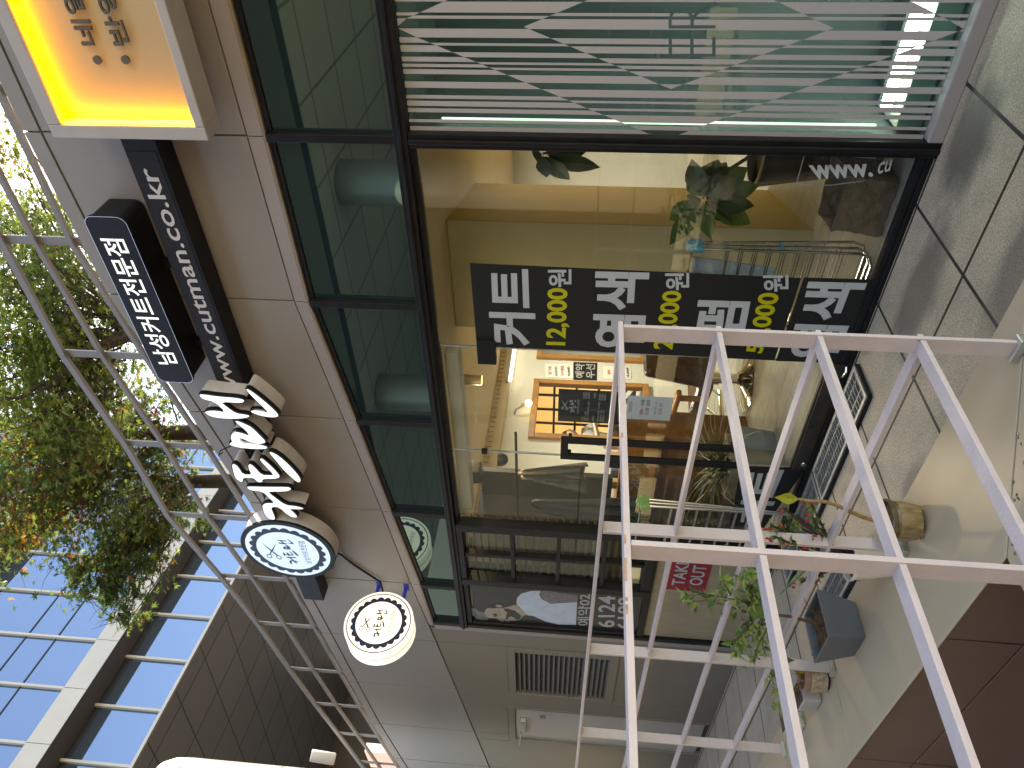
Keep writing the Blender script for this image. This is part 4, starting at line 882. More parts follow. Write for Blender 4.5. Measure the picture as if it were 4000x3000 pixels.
# door mat gratings on the pavement
def grate(x0, x1, y0, y1, label):
    t = thing('floor_grating', label, 'floor grating', ((x0+x1)/2, (y0+y1)/2, 0)); g = M['galv']
    o = MB(); w = .022
    for a in ((x0, x1, y0, y0+w), (x0, x1, y1-w, y1), (x0, x0+w, y0+w+.0005, y1-w-.0005), (x1-w, x1, y0+w+.0005, y1-w-.0005)): o.box(a[0], a[1], a[2], a[3], .004, .030)
    o.build('frame', g, t, bevel=.002)
    o = MB(); n = int((x1-x0)/.034)
    for k in range(1, n): x = x0+(x1-x0)*k/n; o.box(x-.0018, x+.0018, y0+w, y1-w, .006, .027)
    o.each('bar', g, t)
    o = MB(); 
    for f in (1/3, 2/3): y = y0+(y1-y0)*f; o.box(x0+w, x1-w, y-.003, y+.003, .010, .029)
    o.each('cross_rod', g, t); o = MB(); o.box(x0+w, x1-w, y0+w, y1-w, .002, .005); o.build('tray', M['dark'], t)
    o = MB(); o.box(x0-.006, x1+.006, y0-.012, y0-.0005, .0015, .026); o.box(x1+.0005, x1+.010, y0, y1, .0015, .024); o.build('rubber_edge', M['black'], t)
grate(-3.555, -2.655, -.345, -.085, 'galvanised floor grating in front of the glass door, nearest the right post')
grate(-4.3, -3.42, -.95, -.74, 'galvanised drain grating in the pavement beyond the slate planter')
grate(-4.47, -3.575, -.345, -.085, 'second galvanised floor grating, beyond the one at the door and below the low banner')
# ================================================================== plants
def basis(d, up=Vector((0, 0, 1))):
    d = Vector(d).normalized(); s = d.cross(up)
    if s.length < 1e-3: s = Vector((1, 0, 0))
    s.normalize(); return d, s, s.cross(d).normalized()
def leaf(mb, p, d, up, L, wd, mi=0, curl=.25, fold=.25, shape=(0, .62, 1.0, .78, .35, 0)):
    p = Vector(p); d, s, u = basis(d, Vector(up)); n = len(shape); mid = []; lf = []; rt = []
    for i, w in enumerate(shape):
        t_ = i/(n-1); c = p+d*(L*t_)-u*(curl*L*t_*t_); mid.append(c); lf.append(c+s*(w*wd/2)+u*(fold*w*wd/2)); rt.append(c-s*(w*wd/2)+u*(fold*w*wd/2))
    vs = mid+lf[1:-1]+rt[1:-1]; m_ = n-2; f = []
    Li = lambda i: (i if i in (0, n-1) else n+i-1); Ri = lambda i: (i if i in (0, n-1) else n+m_+i-1)
    for i in range(n-1):
        f.append(tuple(dict.fromkeys((i, i+1, Li(i+1), Li(i))))); f.append(tuple(dict.fromkeys((i, Ri(i), Ri(i+1), i+1))))
    mb.add(vs, [x for x in f if len(x) > 2], mi)
LFG = [mat('leaf_green', (.12, .215, .045), .45, var=.3, vscale=25, trans=.35), mat('leaf_lime', (.30, .39, .09), .45, var=.25, vscale=25, trans=.4), mat('leaf_deep', (.05, .11, .02), .4, var=.3, vscale=25, trans=.25), mat('leaf_yellow', (.42, .33, .03), .5, var=.25, vscale=25, trans=.4)]
STEM = mat('stem_brown', (.10, .06, .035), .8, var=.3, vscale=40); STEMG = mat('stem_tan', (.27, .17, .07), .7, var=.3, vscale=50)
YL_ = -1.69
# brown glazed pot with a one leaf succulent
GLZ = mat('glazed_brown', (.33, .225, .10), .28, col2=(.10, .07, .038), vscale=48, stretch=(1, 1, .30), bump=.5, bscale=60)
t = thing('potted_succulent', 'ribbed brown glazed pot with one bent bare stem ending in a single yellow leaf', 'potted plant', (-2.0, -1.70, ZC))
c = (-2.012, -1.692, ZC); o = MB(); o.lathe([(.050, .010), (.060, .014), (.066, .04), (.069, .07), (.067, .086)], c, 40, close=False); o.build('pot', GLZ, t, smooth=True)
o = MB(); o.lathe([(.067, .0865), (.064, .094), (.072, .100), (.074, .112), (.068, .116), (.062, .108), (.060, .095)], c, 40, close=False); o.build('rim', mat('glaze_dark', (.15, .105, .05), .25, col2=(.07, .05, .028), vscale=40), t, smooth=True)
o = MB()
for k in range(3): a = 2*math.pi*k/3+.4; o.lathe([(.012, 0), (.013, .012)], (c[0]+.048*math.cos(a), c[1]+.048*math.sin(a), ZC+.001), 10)
o.build('foot', GLZ, t); o = MB(); o.lathe([(.061, .098), (.03, .104), (.001, .103)], c, 30, close=False); o.build('soil', M['soil'], t, smooth=True)
pts = [(3478, 2060), (3425, 2036), (3370, 2020), (3320, 1998), (3265, 1972), (3225, 1960), (3160, 1956), (3120, 1950)]
P = [Vector((c[0], c[1], ZC+.10))]+[W(x, y, -1.692) for x, y in pts[1:]]
o = MB(); o.tube(P, [.008, .0075, .007, .0075, .0065, .006, .0055, .005], 10); o.build('stem', STEMG, t, smooth=True)
o = MB(); tip = W(3030, 1945, -1.692); leaf(o, P[-1], tip-P[-1], (.8, -1.2, .3), (tip-P[-1]).length*1.05, .042, 0, .1, .12); o.build('leaf', mat('leaf_lime_yellow', (.36, .38, .04), .4, var=.3, vscale=60, trans=.35), t)
# white pot with crown of thorns
t = thing('crown_of_thorns', 'white pot with thorny dark stems and small red flowers behind the second post', 'potted plant', (-2.27, -1.64, ZC))
c = (-2.30, -1.66, ZC); o = MB(); o.lathe([(.052, .002), (.072, .135), (.076, .137), (.076, .147), (.070, .147), (.067, .12)], c, 32, close=False); o.build('pot', mat('pot_white', (.66, .60, .54), .45), t, smooth=True)
o = MB(); o.lathe([(.068, .125), (.001, .13)], c, 24, close=False); o.build('soil', M['soil'], t)
rng = random.Random(12); o = MB(); lf = MB(); fl_ = MB(); th = MB()
ends = [(3170, 1970), (3075, 2040), (3010, 2050), (3110, 2010), (3180, 2080), (3085, 2195), (3130, 2275), (3190, 2250), (3060, 2060), (3040, 2215), (3210, 2065), (3150, 2120)]
RB = Vector((c[0], c[1], ZC+.13))
ends += [(3060, 1985), (3025, 2095), (3150, 2040), (3175, 2020), (3090, 2110)]
for ex, ey in ends:
    e = W(ex, ey, -1.66+rng.uniform(-.08, .08)); a = RB+Vector((rng.uniform(-.03, .03), rng.uniform(-.03, .03), 0)); m1 = a.lerp(e, .5)+Vector((rng.uniform(-.02, .02), 0, .02)); pts_ = [a, a.lerp(m1, .6)+Vector((0, 0, .008)), m1, e]
    o.tube(pts_, [.0055, .005, .0048, .004], 7)
    for k in range(46):
        s_ = rng.random(); q = a.lerp(e, s_)+Vector((0, 0, .022*math.sin(s_*math.pi))); d = Vector((rng.gauss(0, 1), rng.gauss(0, 1), rng.gauss(0, 1))).normalized()
        th.tube([q+d*.003, q+d*.013], [.0012, .0003], 4, cap=False)
    for k in range(9):
        d = Vector((rng.gauss(0, 1), rng.gauss(0, 1), rng.gauss(.5, .8))).normalized(); leaf(lf, e-(e-m1)*rng.uniform(0, .35), d, (0, 0, 1), rng.uniform(.022, .036), .016, 0 if rng.random() < .7 else 1, .2, .2, (0, .4, .8, 1, .75, 0))
    if rng.random() < .95:
        f0 = e+Vector((rng.uniform(-.012, .012), -.012, .018))
        for k in range(rng.choice([2, 3, 4])):
            f1 = f0+Vector((rng.uniform(-.012, .012), rng.uniform(-.01, .01), rng.uniform(-.012, .012)))
            for a_ in range(3): leaf(fl_, f1, Vector((math.cos(a_*2.1), -.5, math.sin(a_*2.1))), (0, -1, 0), .0085, .010, 0, -.1, .05, (0, .8, 1, .8, 0))
o.build('stem', mat('stem_dark', (.045, .032, .028), .8), t, smooth=True); th.build('thorns', mat('thorn', (.06, .045, .04), .8), t)['kind'] = 'stuff'
lf.build('foliage', LFG[:2], t); fl_.build('flowers', mat('petal_red', (.55, .025, .03), .5, trans=.2), t)
o = MB(); a = W(3165, 2200, -1.66); b = W(3045, 2325, -1.72); o.tube([a, a.lerp(b, .5)+Vector((.004, 0, 0)), b], [.009, .008, .001], 8); o.build('snake_leaf', mat('banded_leaf', (.05, .085, .04), .5, col2=(.15, .19, .10), vscale=90, stretch=(.3, .3, 1)), t, smooth=True)
# slate planter with a shrub
t = thing('planter_shrub', 'square tapered slate grey planter with a leafy light green shrub', 'potted plant', (-2.735, -1.685, ZC))
cx_, cy_ = -2.738, -1.683; o = MB(); sq = lambda h, z: [(cx_-h, cy_-h, z), (cx_+h, cy_-h, z), (cx_+h, cy_+h, z), (cx_-h, cy_+h, z)]
b0, b1, i1, i0 = sq(.078, ZC+.001), sq(.108, ZC+.158), sq(.099, ZC+.158), sq(.094, ZC+.118)
vs = b0+b1+i1+i0; f = [(3, 2, 1, 0)]+[(k*4+j, k*4+(j+1) % 4, (k+1)*4+(j+1) % 4, (k+1)*4+j) for k in range(3) for j in range(4)]+[(12, 13, 14, 15)]
o.add(vs, f); o.build('pot', M['planter'], t, bevel=.004)
o = MB(); rng = random.Random(4); n = 14
gv = [(cx_-.094+.188*i/n, cy_-.094+.188*j/n, ZC+.122+rng.uniform(0, .012)) for j in range(n+1) for i in range(n+1)]
o.add(gv, [(j*(n+1)+i, j*(n+1)+i+1, (j+1)*(n+1)+i+1, (j+1)*(n+1)+i) for j in range(n) for i in range(n)]); o.build('soil', M['soil'], t)
o = MB(); lf = MB(); rng = random.Random(21)
root = Vector((cx_+.005, cy_, ZC+.125)); J = lambda x, y, dy=0: W(x, y, cy_+dy)
trunk = [root, J(3090, 2408), J(2990, 2398), J(2905, 2390, .01)]; o.tube(trunk, [.0075, .0065, .006, .004], 9)
brs = [[J(2990, 2398), J(2930, 2350, -.03), J(2860, 2340, -.05), J(2760, 2320, -.06), J(2680, 2325, -.06)], [J(2930, 2392), J(2850, 2370, .03), J(2770, 2345, .05), J(2700, 2350, .06)], [J(2960, 2395), J(2940, 2320, -.05), J(2900, 2260, -.08), J(2925, 2225, -.09)], [J(3010, 2400), J(2990, 2470, -.04), J(2960, 2520, -.07), J(2950, 2570, -.08)], [J(2990, 2400), J(2930, 2470, .05), J(2900, 2520, .08), J(2895, 2580, .08)], [J(2900, 2392), J(2840, 2300, -.02), J(2820, 2260, -.02)], [J(3020, 2400), J(3010, 2340, .06), J(2950, 2330, .10)], [J(2970, 2400), J(2900, 2440, 0), J(2890, 2490, .0)], [J(3000, 2400), J(2960, 2460, .02), J(2985, 2540, .03), J(3000, 2600, .03)], [J(2960, 2398), J(2920, 2460, -.06), J(2870, 2500, -.1), J(2880, 2545, -.1)], [J(2950, 2395), J(2920, 2290, .05), J(2960, 2230, .07)]]
for br in brs:
    o.tube(br, [.0035*(1-.7*i/(len(br)-1)) for i in range(len(br))], 6)
    for k in range(len(br)-1):
        a, b = br[k], br[k+1]; d0 = (b-a).normalized()
        nl = int((b-a).length/.011)+1
        for i in range(nl):
            if k == 0 and i < nl*.5: continue
            p = a.lerp(b, (i+.5)/nl); d = (d0*.5+Vector((rng.gauss(0, .7), rng.gauss(-.2, .7), rng.gauss(.15, .5)))).normalized(); L_ = rng.uniform(.030, .058)
            o.tube([p, p+d*.01], .0009, 4, cap=False); leaf(lf, p+d*.01, d, (rng.gauss(0, .3), rng.gauss(-.4, .3), 1), L_, L_*rng.uniform(.45, .6), rng.choice([0, 0, 1, 1, 1, 2]), rng.uniform(.1, .5), .22)
    for i in range(5):
        d = Vector((rng.gauss(0, .8), rng.gauss(-.2, .7), rng.gauss(.3, .5))).normalized(); leaf(lf, br[-1], d, (0, -.4, 1), rng.uniform(.035, .055), .024, rng.choice([0, 1, 1]), .3, .2)
for (x, y, L_, w_) in ((2980, 2360, .095, .06), (2945, 2290, .085, .055), (2965, 2260, .075, .05), (3025, 2495, .085, .045), (2900, 2490, .075, .045)): leaf(lf, J(x, y, -.03), Vector((rng.gauss(0, .6), -.5, .4)), (0, -1, .5), L_, w_, 0, .25, .15)
o.build('stem', STEM, t, smooth=True); lf.build('foliage', LFG[:3], t)
o = MB(); o.tube([Vector((cx_+.05, cy_-.03, ZC+.12)), J(3150, 2360, -.03), J(3140, 2335, -.03)], .0012, 5); o.tube([Vector((cx_+.03, cy_-.03, ZC+.12)), J(3155, 2380, -.03), J(3130, 2368, -.02)], .0009, 5); o.build('twig', STEM, t)
# speckled pot, square pot with variegated leaves, small pot at the end
t = thing('speckled_pot_plant', 'speckled cream stoneware pot with a pink rim and a wilting yellow leaf', 'potted plant', (-3.15, -1.69, ZC))
SPK = mat('speckled_glaze', (.44, .37, .27), .4, col2=(.20, .13, .08), vscale=85, stretch=(1, 1, .5))
c = (-3.165, -1.685, ZC); o = MB(); o.lathe([(.045, .008), (.058, .012), (.066, .05), (.064, .085)], c, 32, close=False); o.build('pot', SPK, t, smooth=True)
o = MB(); o.lathe([(.064, .0855), (.067, .095), (.066, .112), (.060, .114), (.056, .10)], c, 32, close=False); o.build('rim', mat('rim_pink', (.27, .15, .12), .4, var=.2, vscale=40), t, smooth=True)
o = MB(); o.lathe([(.058, .10), (.03, .108), (.001, .106)], c, 20, close=False); o.build('soil', M['soil'], t); o = MB(); o.lathe([(.05, 0), (.05, .008)], c, 20); o.build('foot', M['black'], t)
lf = MB(); rng = random.Random(9); top = Vector((c[0], c[1], ZC+.105))
leaf(lf, top+Vector((.02, 0, .0)), (.4, -.1, .55), (0, -1, .2), .055, .034, 1, .5, .1); 
for k in range(7): leaf(lf, top+Vector((rng.uniform(-.03, .03), rng.uniform(-.03, .03), 0)), (rng.gauss(.2, .6), rng.gauss(0, .5), .5), (0, -1, .3), rng.uniform(.03, .06), .018, 2, rng.uniform(.3, .9), .4)
o = MB(); st = [top, W(3085, 2605, c[1]), W(3040, 2560, c[1])]; o.tube(st, [.003, .003, .002], 6); o.build('stem', STEMG, t)
for k in range(6): leaf(lf, st[2].lerp(st[1], rng.random()*.4), (rng.gauss(0, .8), rng.gauss(-.3, .5), rng.gauss(.2, .5)), (0, -.6, 1), rng.uniform(.05, .075), .036, 0, .4, .15)
lf.build('foliage', [LFG[2], LFG[3], mat('leaf_dead', (.24, .10, .04), .7, var=.3, vscale=40)], t)
def smallpot(name, label, c, potm, n, seed, spread, pxs):
    t = thing(name, label, 'potted plant', c); o = MB(); h = .05; o.hexa([(c[0]-h, c[1]-h, ZC+.001), (c[0]+h, c[1]-h, ZC+.001), (c[0]+h, c[1]+h, ZC+.001), (c[0]-h, c[1]+h, ZC+.001)], [(c[0]-h-.006, c[1]-h-.006, ZC+.085), (c[0]+h+.006, c[1]-h-.006, ZC+.085), (c[0]+h+.006, c[1]+h+.006, ZC+.085), (c[0]-h-.006, c[1]+h+.006, ZC+.085)]); o.build('pot', potm, t, bevel=.006)
    o = MB(); o.box(c[0]-h, c[0]+h, c[1]-h, c[1]+h, ZC+.08, ZC+.087); o.build('soil', M['soil'], t)
    rng = random.Random(seed); s_ = MB(); lf = MB(); b = Vector((c[0], c[1], ZC+.085))
    for x, y in pxs:
        e = W(x, y, c[1]+rng.uniform(-.04, .04)); s_.tube([b, b.lerp(e, .5)+Vector((0, 0, .02)), e], [.003, .0025, .0015], 6)
        for k in range(n):
            d = Vector((rng.gauss(0, 1), rng.gauss(-.2, .8), rng.gauss(.3, .6))).normalized(); leaf(lf, e+Vector((rng.gauss(0, .01), rng.gauss(0, .01), rng.gauss(0, .01))), d, (0, -.5, 1), rng.uniform(.045, .075), rng.uniform(.022, .032), rng.choice([0, 1, 1, 2, 2]), .35, .2)
    s_.build('stem', STEM, t); lf.build('foliage', [LFG[0], LFG[1], mat('leaf_cream_edge', (.34, .40, .10), .45, col2=(.06, .14, .02), vscale=40, trans=.35)], t)
smallpot('variegated_plant', 'grey square pot with a cream edged leafy plant beside the speckled pot', (-3.33, -1.69, ZC), mat('pot_pale_grey', (.36, .36, .36), .5), 7, 31, .1, [(3020, 2640), (3040, 2690), (3060, 2740), (3080, 2670), (3045, 2765)])
smallpot('trailing_plant', 'small pale pot with a trailing green plant at the far end of the row', (-3.62, -1.68, ZC), mat('pot_cream', (.45, .42, .38), .5), 3, 5, .1, [(3120, 2790), (3150, 2770), (3145, 2850), (3170, 2740)])
# big leaved plant inside
t = thing('rubber_plant', 'big leaved dark green plant in a round pot just inside the clear window', 'potted plant', (-1.72, .62, 0))
c = (-1.70, .62, .006); o = MB(); o.lathe([(.13, .0), (.20, .50), (.215, .60), (.215, .64), (.195, .64), (.185, .55)], c, 36, close=False); o.build('pot', mat('pot_dark', (.055, .045, .035), .25, var=.3, vscale=10), t, smooth=True)
o = MB(); o.lathe([(.214, .63), (.217, .645), (.198, .646)], c, 36, close=False); o.build('rim', mat('pot_rim', (.30, .24, .16), .4), t, smooth=True); o = MB(); o.lathe([(.19, .60), (.001, .61)], c, 24, close=False); o.build('soil', M['soil'], t)
s_ = MB(); lf = MB(); b = Vector((-1.70, .62, .6)); hub = W(2745, 775, .35); hub2 = W(2120, 600, .35)
s_.tube([b, b.lerp(hub, .6)+Vector((0, 0, .06)), hub], [.012, .010, .007], 8); s_.tube([b, Vector((-1.62, .5, 1.2)), hub2], [.014, .011, .007], 8)
for (x, y, dy, w_) in ((2625, 945, -.10, .075), (2770, 935, -.08, .085), (2910, 660, .06, .10), (2700, 640, .02, .085), (2935, 815, .0, .09), (2620, 860, .04, .085), (2850, 880, .02, .075), (2800, 630, .1, .11), (2960, 740, .08, .10), (2690, 690, .05, .07), (2850, 700, .0, .11), (2900, 760, .05, .10), (2780, 690, .03, .11), (2830, 640, .08, .10), (2930, 880, .06, .085), (2680, 800, .06, .07)):
    e = W(x, y, .35+dy); leaf(lf, hub+(e-hub)*.08, e-hub, (rng.gauss(0, .3), -1, .5), (e-hub).length*1.0, w_*1.5, 0 if rng.random() < .6 else 1, .12, .15, (0, .5, .85, 1.0, .85, .5, 0))
for (x, y, dy, w_) in ((2130, 690, -.02, .08), (2215, 705, .0, .09), (2330, 665, .03, .09), (2300, 590, .1, .10), (2240, 560, .1, .1), (2080, 610, .05, .08)):
    e = W(x, y, .35+dy); leaf(lf, hub2+(e-hub2)*.08, e-hub2, (0, -1, .4), (e-hub2).length, w_*1.25, 0, .12, .15, (0, .5, .85, 1.0, .85, .5, 0))
s_.build('stem', STEM, t, smooth=True); lf.build('foliage', [mat('rubber_leaf', (.028, .075, .016), .3, var=.3, vscale=9, trans=.2), mat('rubber_leaf_light', (.07, .15, .025), .3, var=.25, vscale=9, trans=.3)], t)
t = thing('spider_plant', 'grassy dark plant in a square pale wooden pot inside the left window', 'potted plant', (-4.35, .5, 0))
wd_ = mat('pot_wood_grain', (.32, .27, .19), .6, var=.3, vscale=14, stretch=(1, 1, .1)); px0 = W(2890, 1850, .5)
cxp = px0.x; o = MB(); o.hexa([(cxp-.15, .42, .006), (cxp+.15, .42, .006), (cxp+.15, .72, .006), (cxp-.15, .72, .006)], [(cxp-.19, .38, .38), (cxp+.19, .38, .38), (cxp+.19, .76, .38), (cxp-.19, .76, .38)]); o.build('pot', wd_, t, bevel=.01)
lf = MB(); rng = random.Random(17)
for k in range(110):
    a = rng.uniform(0, 6.28); L_ = rng.uniform(.3, .62); up_ = rng.uniform(.5, 1.6); leaf(lf, (cxp+rng.uniform(-.08, .08), .55+rng.uniform(-.08, .08), .37), (math.cos(a), math.sin(a), up_), (0, 0, 1), L_, .016, rng.choice([0, 0, 1]), rng.uniform(.3, .9), .3, (.6, .9, 1, .8, .5, 0))
lf.build('foliage', [mat('grass_dark', (.03, .055, .02), .4, trans=.2), mat('grass_pale', (.10, .13, .05), .4, trans=.2)], t)
# ================================================================== trees behind the roof
def maple(name, label, base, hub, limbs, clumps, mats, seed, group='trees beyond the roof'):
    t = thing(name, label, 'tree', base, group); rng = np.random.default_rng(seed); pr_ = random.Random(seed)
    b = Vector(base); h = Vector(hub); o = MB(); o.tube([b, b.lerp(h, .5)+Vector((.1, .05, 0)), h], [.16, .13, .10], 10); o.build('trunk', BARK, t, smooth=True)
    lm = MB()
    for L_ in limbs:
        P = [h]+[Vector(p) for p in L_]; k = len(P); Q = []
        for i in range(k-1):
            for s in range(5): Q.append(P[i].lerp(P[i+1], s/5)+Vector([pr_.gauss(0, .035) for _ in range(3)]))
        Q.append(P[-1]); lm.tube(Q, [.07*(1-.85*i/(len(Q)-1)) for i in range(len(Q))], 7)
    V = []; Fc = []; Mi = []; tips = []
    ang = np.radians([-90, -62, -38, -14, 12, 38, 64, 90, 116, 142, 168, 194, 218, 242])
    rad = np.array([.10, .34, .80, .30, .95, .34, 1.0, .36, .95, .30, .80, .34, .45, .2]); rad = np.array([.08, .30, .62, .26, .88, .32, .97, .34, 1.0, .34, .97, .32, .88, .26])
    ang = np.radians([270, 300, 325, 345, 5, 25, 45, 62, 90, 118, 135, 155, 175, 200]); 
    for (c, r, n, pal) in clumps:
        n = int(n*1.4)
        c = np.array(c, float); r = np.array(r if hasattr(r, '__len__') else (r, r, r*.8), float); hubs = rng.normal(0, .5, (max(4, n//30), 3))*r*1.15+c
        for hb in hubs:
            if pr_.random() < .22: lm.tube([Vector(hb), Vector(hb).lerp(h, .25)+Vector([pr_.gauss(0, .09) for _ in range(3)]), Vector(hb).lerp(h, .55)+Vector([pr_.gauss(0, .1) for _ in range(3)])], [.004, .008, .014], 5, cap=False)
            for k in range(3):
                e = Vector(hb)+Vector([pr_.gauss(0, .16) for _ in range(3)]); lm.tube([Vector(hb), Vector(hb).lerp(e, .5)+Vector((0, 0, .03)), e], [.004, .003, .0015], 4, cap=False)
        ci = rng.integers(0, len(hubs), n); pos = hubs[ci]+rng.normal(0, 1, (n, 3))*r*.26; flat = rng.normal(0, .45, (n, 3)); flat[:, 2] += 1
        flat[:, 1] -= .25
        flat /= np.linalg.norm(flat, axis=1)[:, None]; rnd = rng.normal(0, 1, (n, 3)); ux = np.cross(flat, rnd); ux /= np.linalg.norm(ux, axis=1)[:, None]; uy = np.cross(flat, ux); sz = rng.uniform(.046, .072, n)
        pal_ = rng.choice(len(mats), n, p=pal); cp_ = rng.choice(len(mats), len(hubs), p=pal); use = rng.random(n) < .65; pal_[use] = cp_[ci][use]
        for i in range(n):
            o_ = len(V); ca = np.cos(ang)*rad*sz[i]; sa = np.sin(ang)*rad*sz[i]
            pts_ = pos[i]+np.outer(ca, ux[i])+np.outer(sa, uy[i])-np.outer((rad*sz[i])**2*4, flat[i]); V.extend(pts_.tolist()); Fc.append(tuple(range(o_, o_+14))); Mi.append(int(pal_[i]))
    lm.build('limbs', BARK, t, smooth=True)
    me = bpy.data.meshes.new('crown'); me.from_pydata(V, [], Fc); [me.materials.append(m_) for m_ in mats]; me.polygons.foreach_set('material_index', Mi)
    ob = bpy.data.objects.new('crown', me); COL.objects.link(ob); ob.parent = t; ob.matrix_parent_inverse = Matrix.Translation(-Vector(t.location)); return t
BARK = mat('bark', (.055, .042, .034), .9, var=.35, vscale=14, bump=.5, bscale=30)
ML = lambda n, c: mat(n, c, .5, var=.15, vscale=3, trans=.6)
MG, MY, MD, MO, MR, MB_ = ML('maple_green', (.14, .205, .05)), ML('maple_yellow', (.23, .29, .05)), ML('maple_dark', (.06, .11, .03)), ML('maple_orange', (.30, .13, .03)), ML('maple_red', (.28, .055, .03)), ML('maple_brown', (.12, .075, .035))
D = lambda x, y, d: tuple(DP(x, y, d))
mats6 = [MG, MY, MD, MO, MR, MB_]
pg = (.52, .35, .12, .01, .0, .0); pmix = (.40, .17, .26, .11, .01, .05); por = (.30, .15, .20, .25, .03, .07); pdk = (.30, .08, .52, .04, .0, .06)
hub = D(520, 1310, 9.0)
maple('maple_tree', 'tall green maple tree with dark limbs rising beyond the roof rail', (hub[0], hub[1], min(4.0, hub[2]-.25)), hub,
 [[D(330, 1300, 8.8), D(150, 1180, 8.6), D(20, 1090, 8.5)], [D(430, 1290, 9.2), D(250, 1330, 9.5), D(60, 1400, 9.6)], [D(330, 1400, 8.6), D(200, 1500, 8.4), D(20, 1560, 8.2)], [D(400, 1220, 9.3), D(250, 1060, 9.4), D(130, 960, 9.5)]],
 [(D(60, 850, 9.6), .55, 420, pg), (D(60, 620, 9.4), .40, 200, pg), (D(160, 1000, 9.2), .65, 620, pg), (D(60, 1050, 8.6), .7, 620, pg), (D(250, 1130, 9.2), .6, 640, pg), (D(120, 1250, 8.6), .7, 700, pg), (D(330, 1250, 9.4), .6, 560, pg), (D(50, 1400, 8.6), .7, 680, pg), (D(230, 1400, 9.0), .65, 680, pg), (D(400, 1400, 9.6), .5, 420, pg), (D(120, 1530, 8.8), .65, 640, pg), (D(330, 1540, 9.3), .6, 560, pg), (D(440, 1500, 9.9), .35, 200, pg), (D(30, 1640, 8.8), .6, 520, (.40, .12, .30, .12, .02, .04)), (D(230, 1660, 9.0), .55, 480, (.50, .16, .20, .10, .01, .03)), (D(380, 1640, 9.0), .38, 240, (.62, .2, .12, .04, .0, .02)), (D(-40, 950, 9.0), .5, 260, pg), (D(260, 960, 9.8), .4, 260, pg)], mats6, 2)
hub = D(640, 1690, 10.5)
maple('maple_tree', 'maple tree turning orange and red between the green one and the glass tower', (hub[0], hub[1], min(4.0, hub[2]-.25)), hub,
 [[D(480, 1700, 10.2), D(350, 1690, 10.0), D(150, 1750, 9.6)], [D(560, 1790, 10.3), D(420, 1840, 10), D(120, 1950, 9.6)], [D(580, 1640, 10.8), D(470, 1640, 11)]],
 [(D(60, 1780, 9.6), .62, 560, por), (D(200, 1800, 9.8), .62, 600, pmix), (D(330, 1740, 10.2), .55, 460, por), (D(90, 1930, 9.6), .58, 500, por), (D(270, 1900, 9.8), .58, 520, por), (D(420, 1800, 10.4), .5, 380, pmix), (D(40, 2060, 9.6), .42, 300, por), (D(180, 2010, 9.6), .4, 260, por), (D(560, 1640, 10.6), .42, 360, pdk), (D(620, 1740, 10.6), .42, 300, pmix), (D(520, 1600, 10.8), .38, 280, (.2, .05, .55, .1, .02, .08)), (D(690, 1720, 10.8), .3, 180, por), (D(20, 2130, 9.8), .25, 90, por)], mats6, 5)
hub = D(760, 1880, 11.0)
maple('maple_tree', 'dark green maple branches hanging low in front of the glass tower', (hub[0], hub[1], min(4.0, hub[2]-.25)), hub,
 [[D(620, 1930, 10.4), D(530, 1990, 10), D(480, 2120, 9.6), D(470, 2260, 9.4)], [D(640, 1870, 10.6), D(480, 1860, 10.3), D(340, 1810, 10.2)], [D(640, 2010, 10.2), D(620, 2120, 9.8)]],
 [(D(470, 1930, 10), .52, 480, pdk), (D(610, 1900, 10.4), .48, 440, pdk), (D(390, 2010, 9.8), .50, 460, pdk), (D(540, 2050, 9.8), .50, 520, pdk), (D(440, 2150, 9.6), .42, 440, pdk), (D(560, 2160, 9.6), .34, 300, pdk), (D(420, 2250, 9.5), .30, 260, pdk), (D(500, 2270, 9.5), .30, 240, pdk), (D(450, 2350, 9.5), .20, 120, pmix), (D(540, 2350, 9.5), .15, 60, pdk), (D(340, 2190, 9.6), .20, 90, pmix), (D(650, 2080, 9.9), .28, 180, pdk), (D(700, 1960, 10.6), .30, 180, pdk), (D(770, 2010, 10.8), .2, 110, pdk), (D(470, 2400, 9.5), .09, 26, por), (D(340, 2220, 9.6), .1, 30, por)], mats6, 8)
# ================================================================== glass tower to the left
S = 1.8; SA = Vector((-9.678, -.301, 7.0)); SD = Vector((-.155, .988, 0)).normalized(); SN = Vector((SD.y, -SD.x, 0))
def T(s, z, out=0.0): p = SA+SD*s; p.z = z; p += SN*out; return EYEP+(p-EYEP)*S
tw = thing('glass_tower', 'tall blue glass office tower with white mullions and a dark tiled soffit', 'office building', tuple(T(2, 7)))
TG = mat('tower_glass', (.10, .17, .27), .03, metal=.85); MATS['tower_glass'].node_tree.nodes['Principled BSDF'].inputs['Base Color'].default_value = (.15, .215, .305, 1)
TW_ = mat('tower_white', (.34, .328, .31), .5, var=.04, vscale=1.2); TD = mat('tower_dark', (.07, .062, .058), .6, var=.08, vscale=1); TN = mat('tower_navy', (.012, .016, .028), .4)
def slab(s0, s1, z0, z1, o0, o1, mb): mb.hexa([T(s0, z0, o0), T(s1, z0, o0), T(s1, z0, o1), T(s0, z0, o1)], [T(s0, z1, o0), T(s1, z1, o0), T(s1, z1, o1), T(s0, z1, o1)])
S0, S1 = -2.4, 6.9; MS = .775
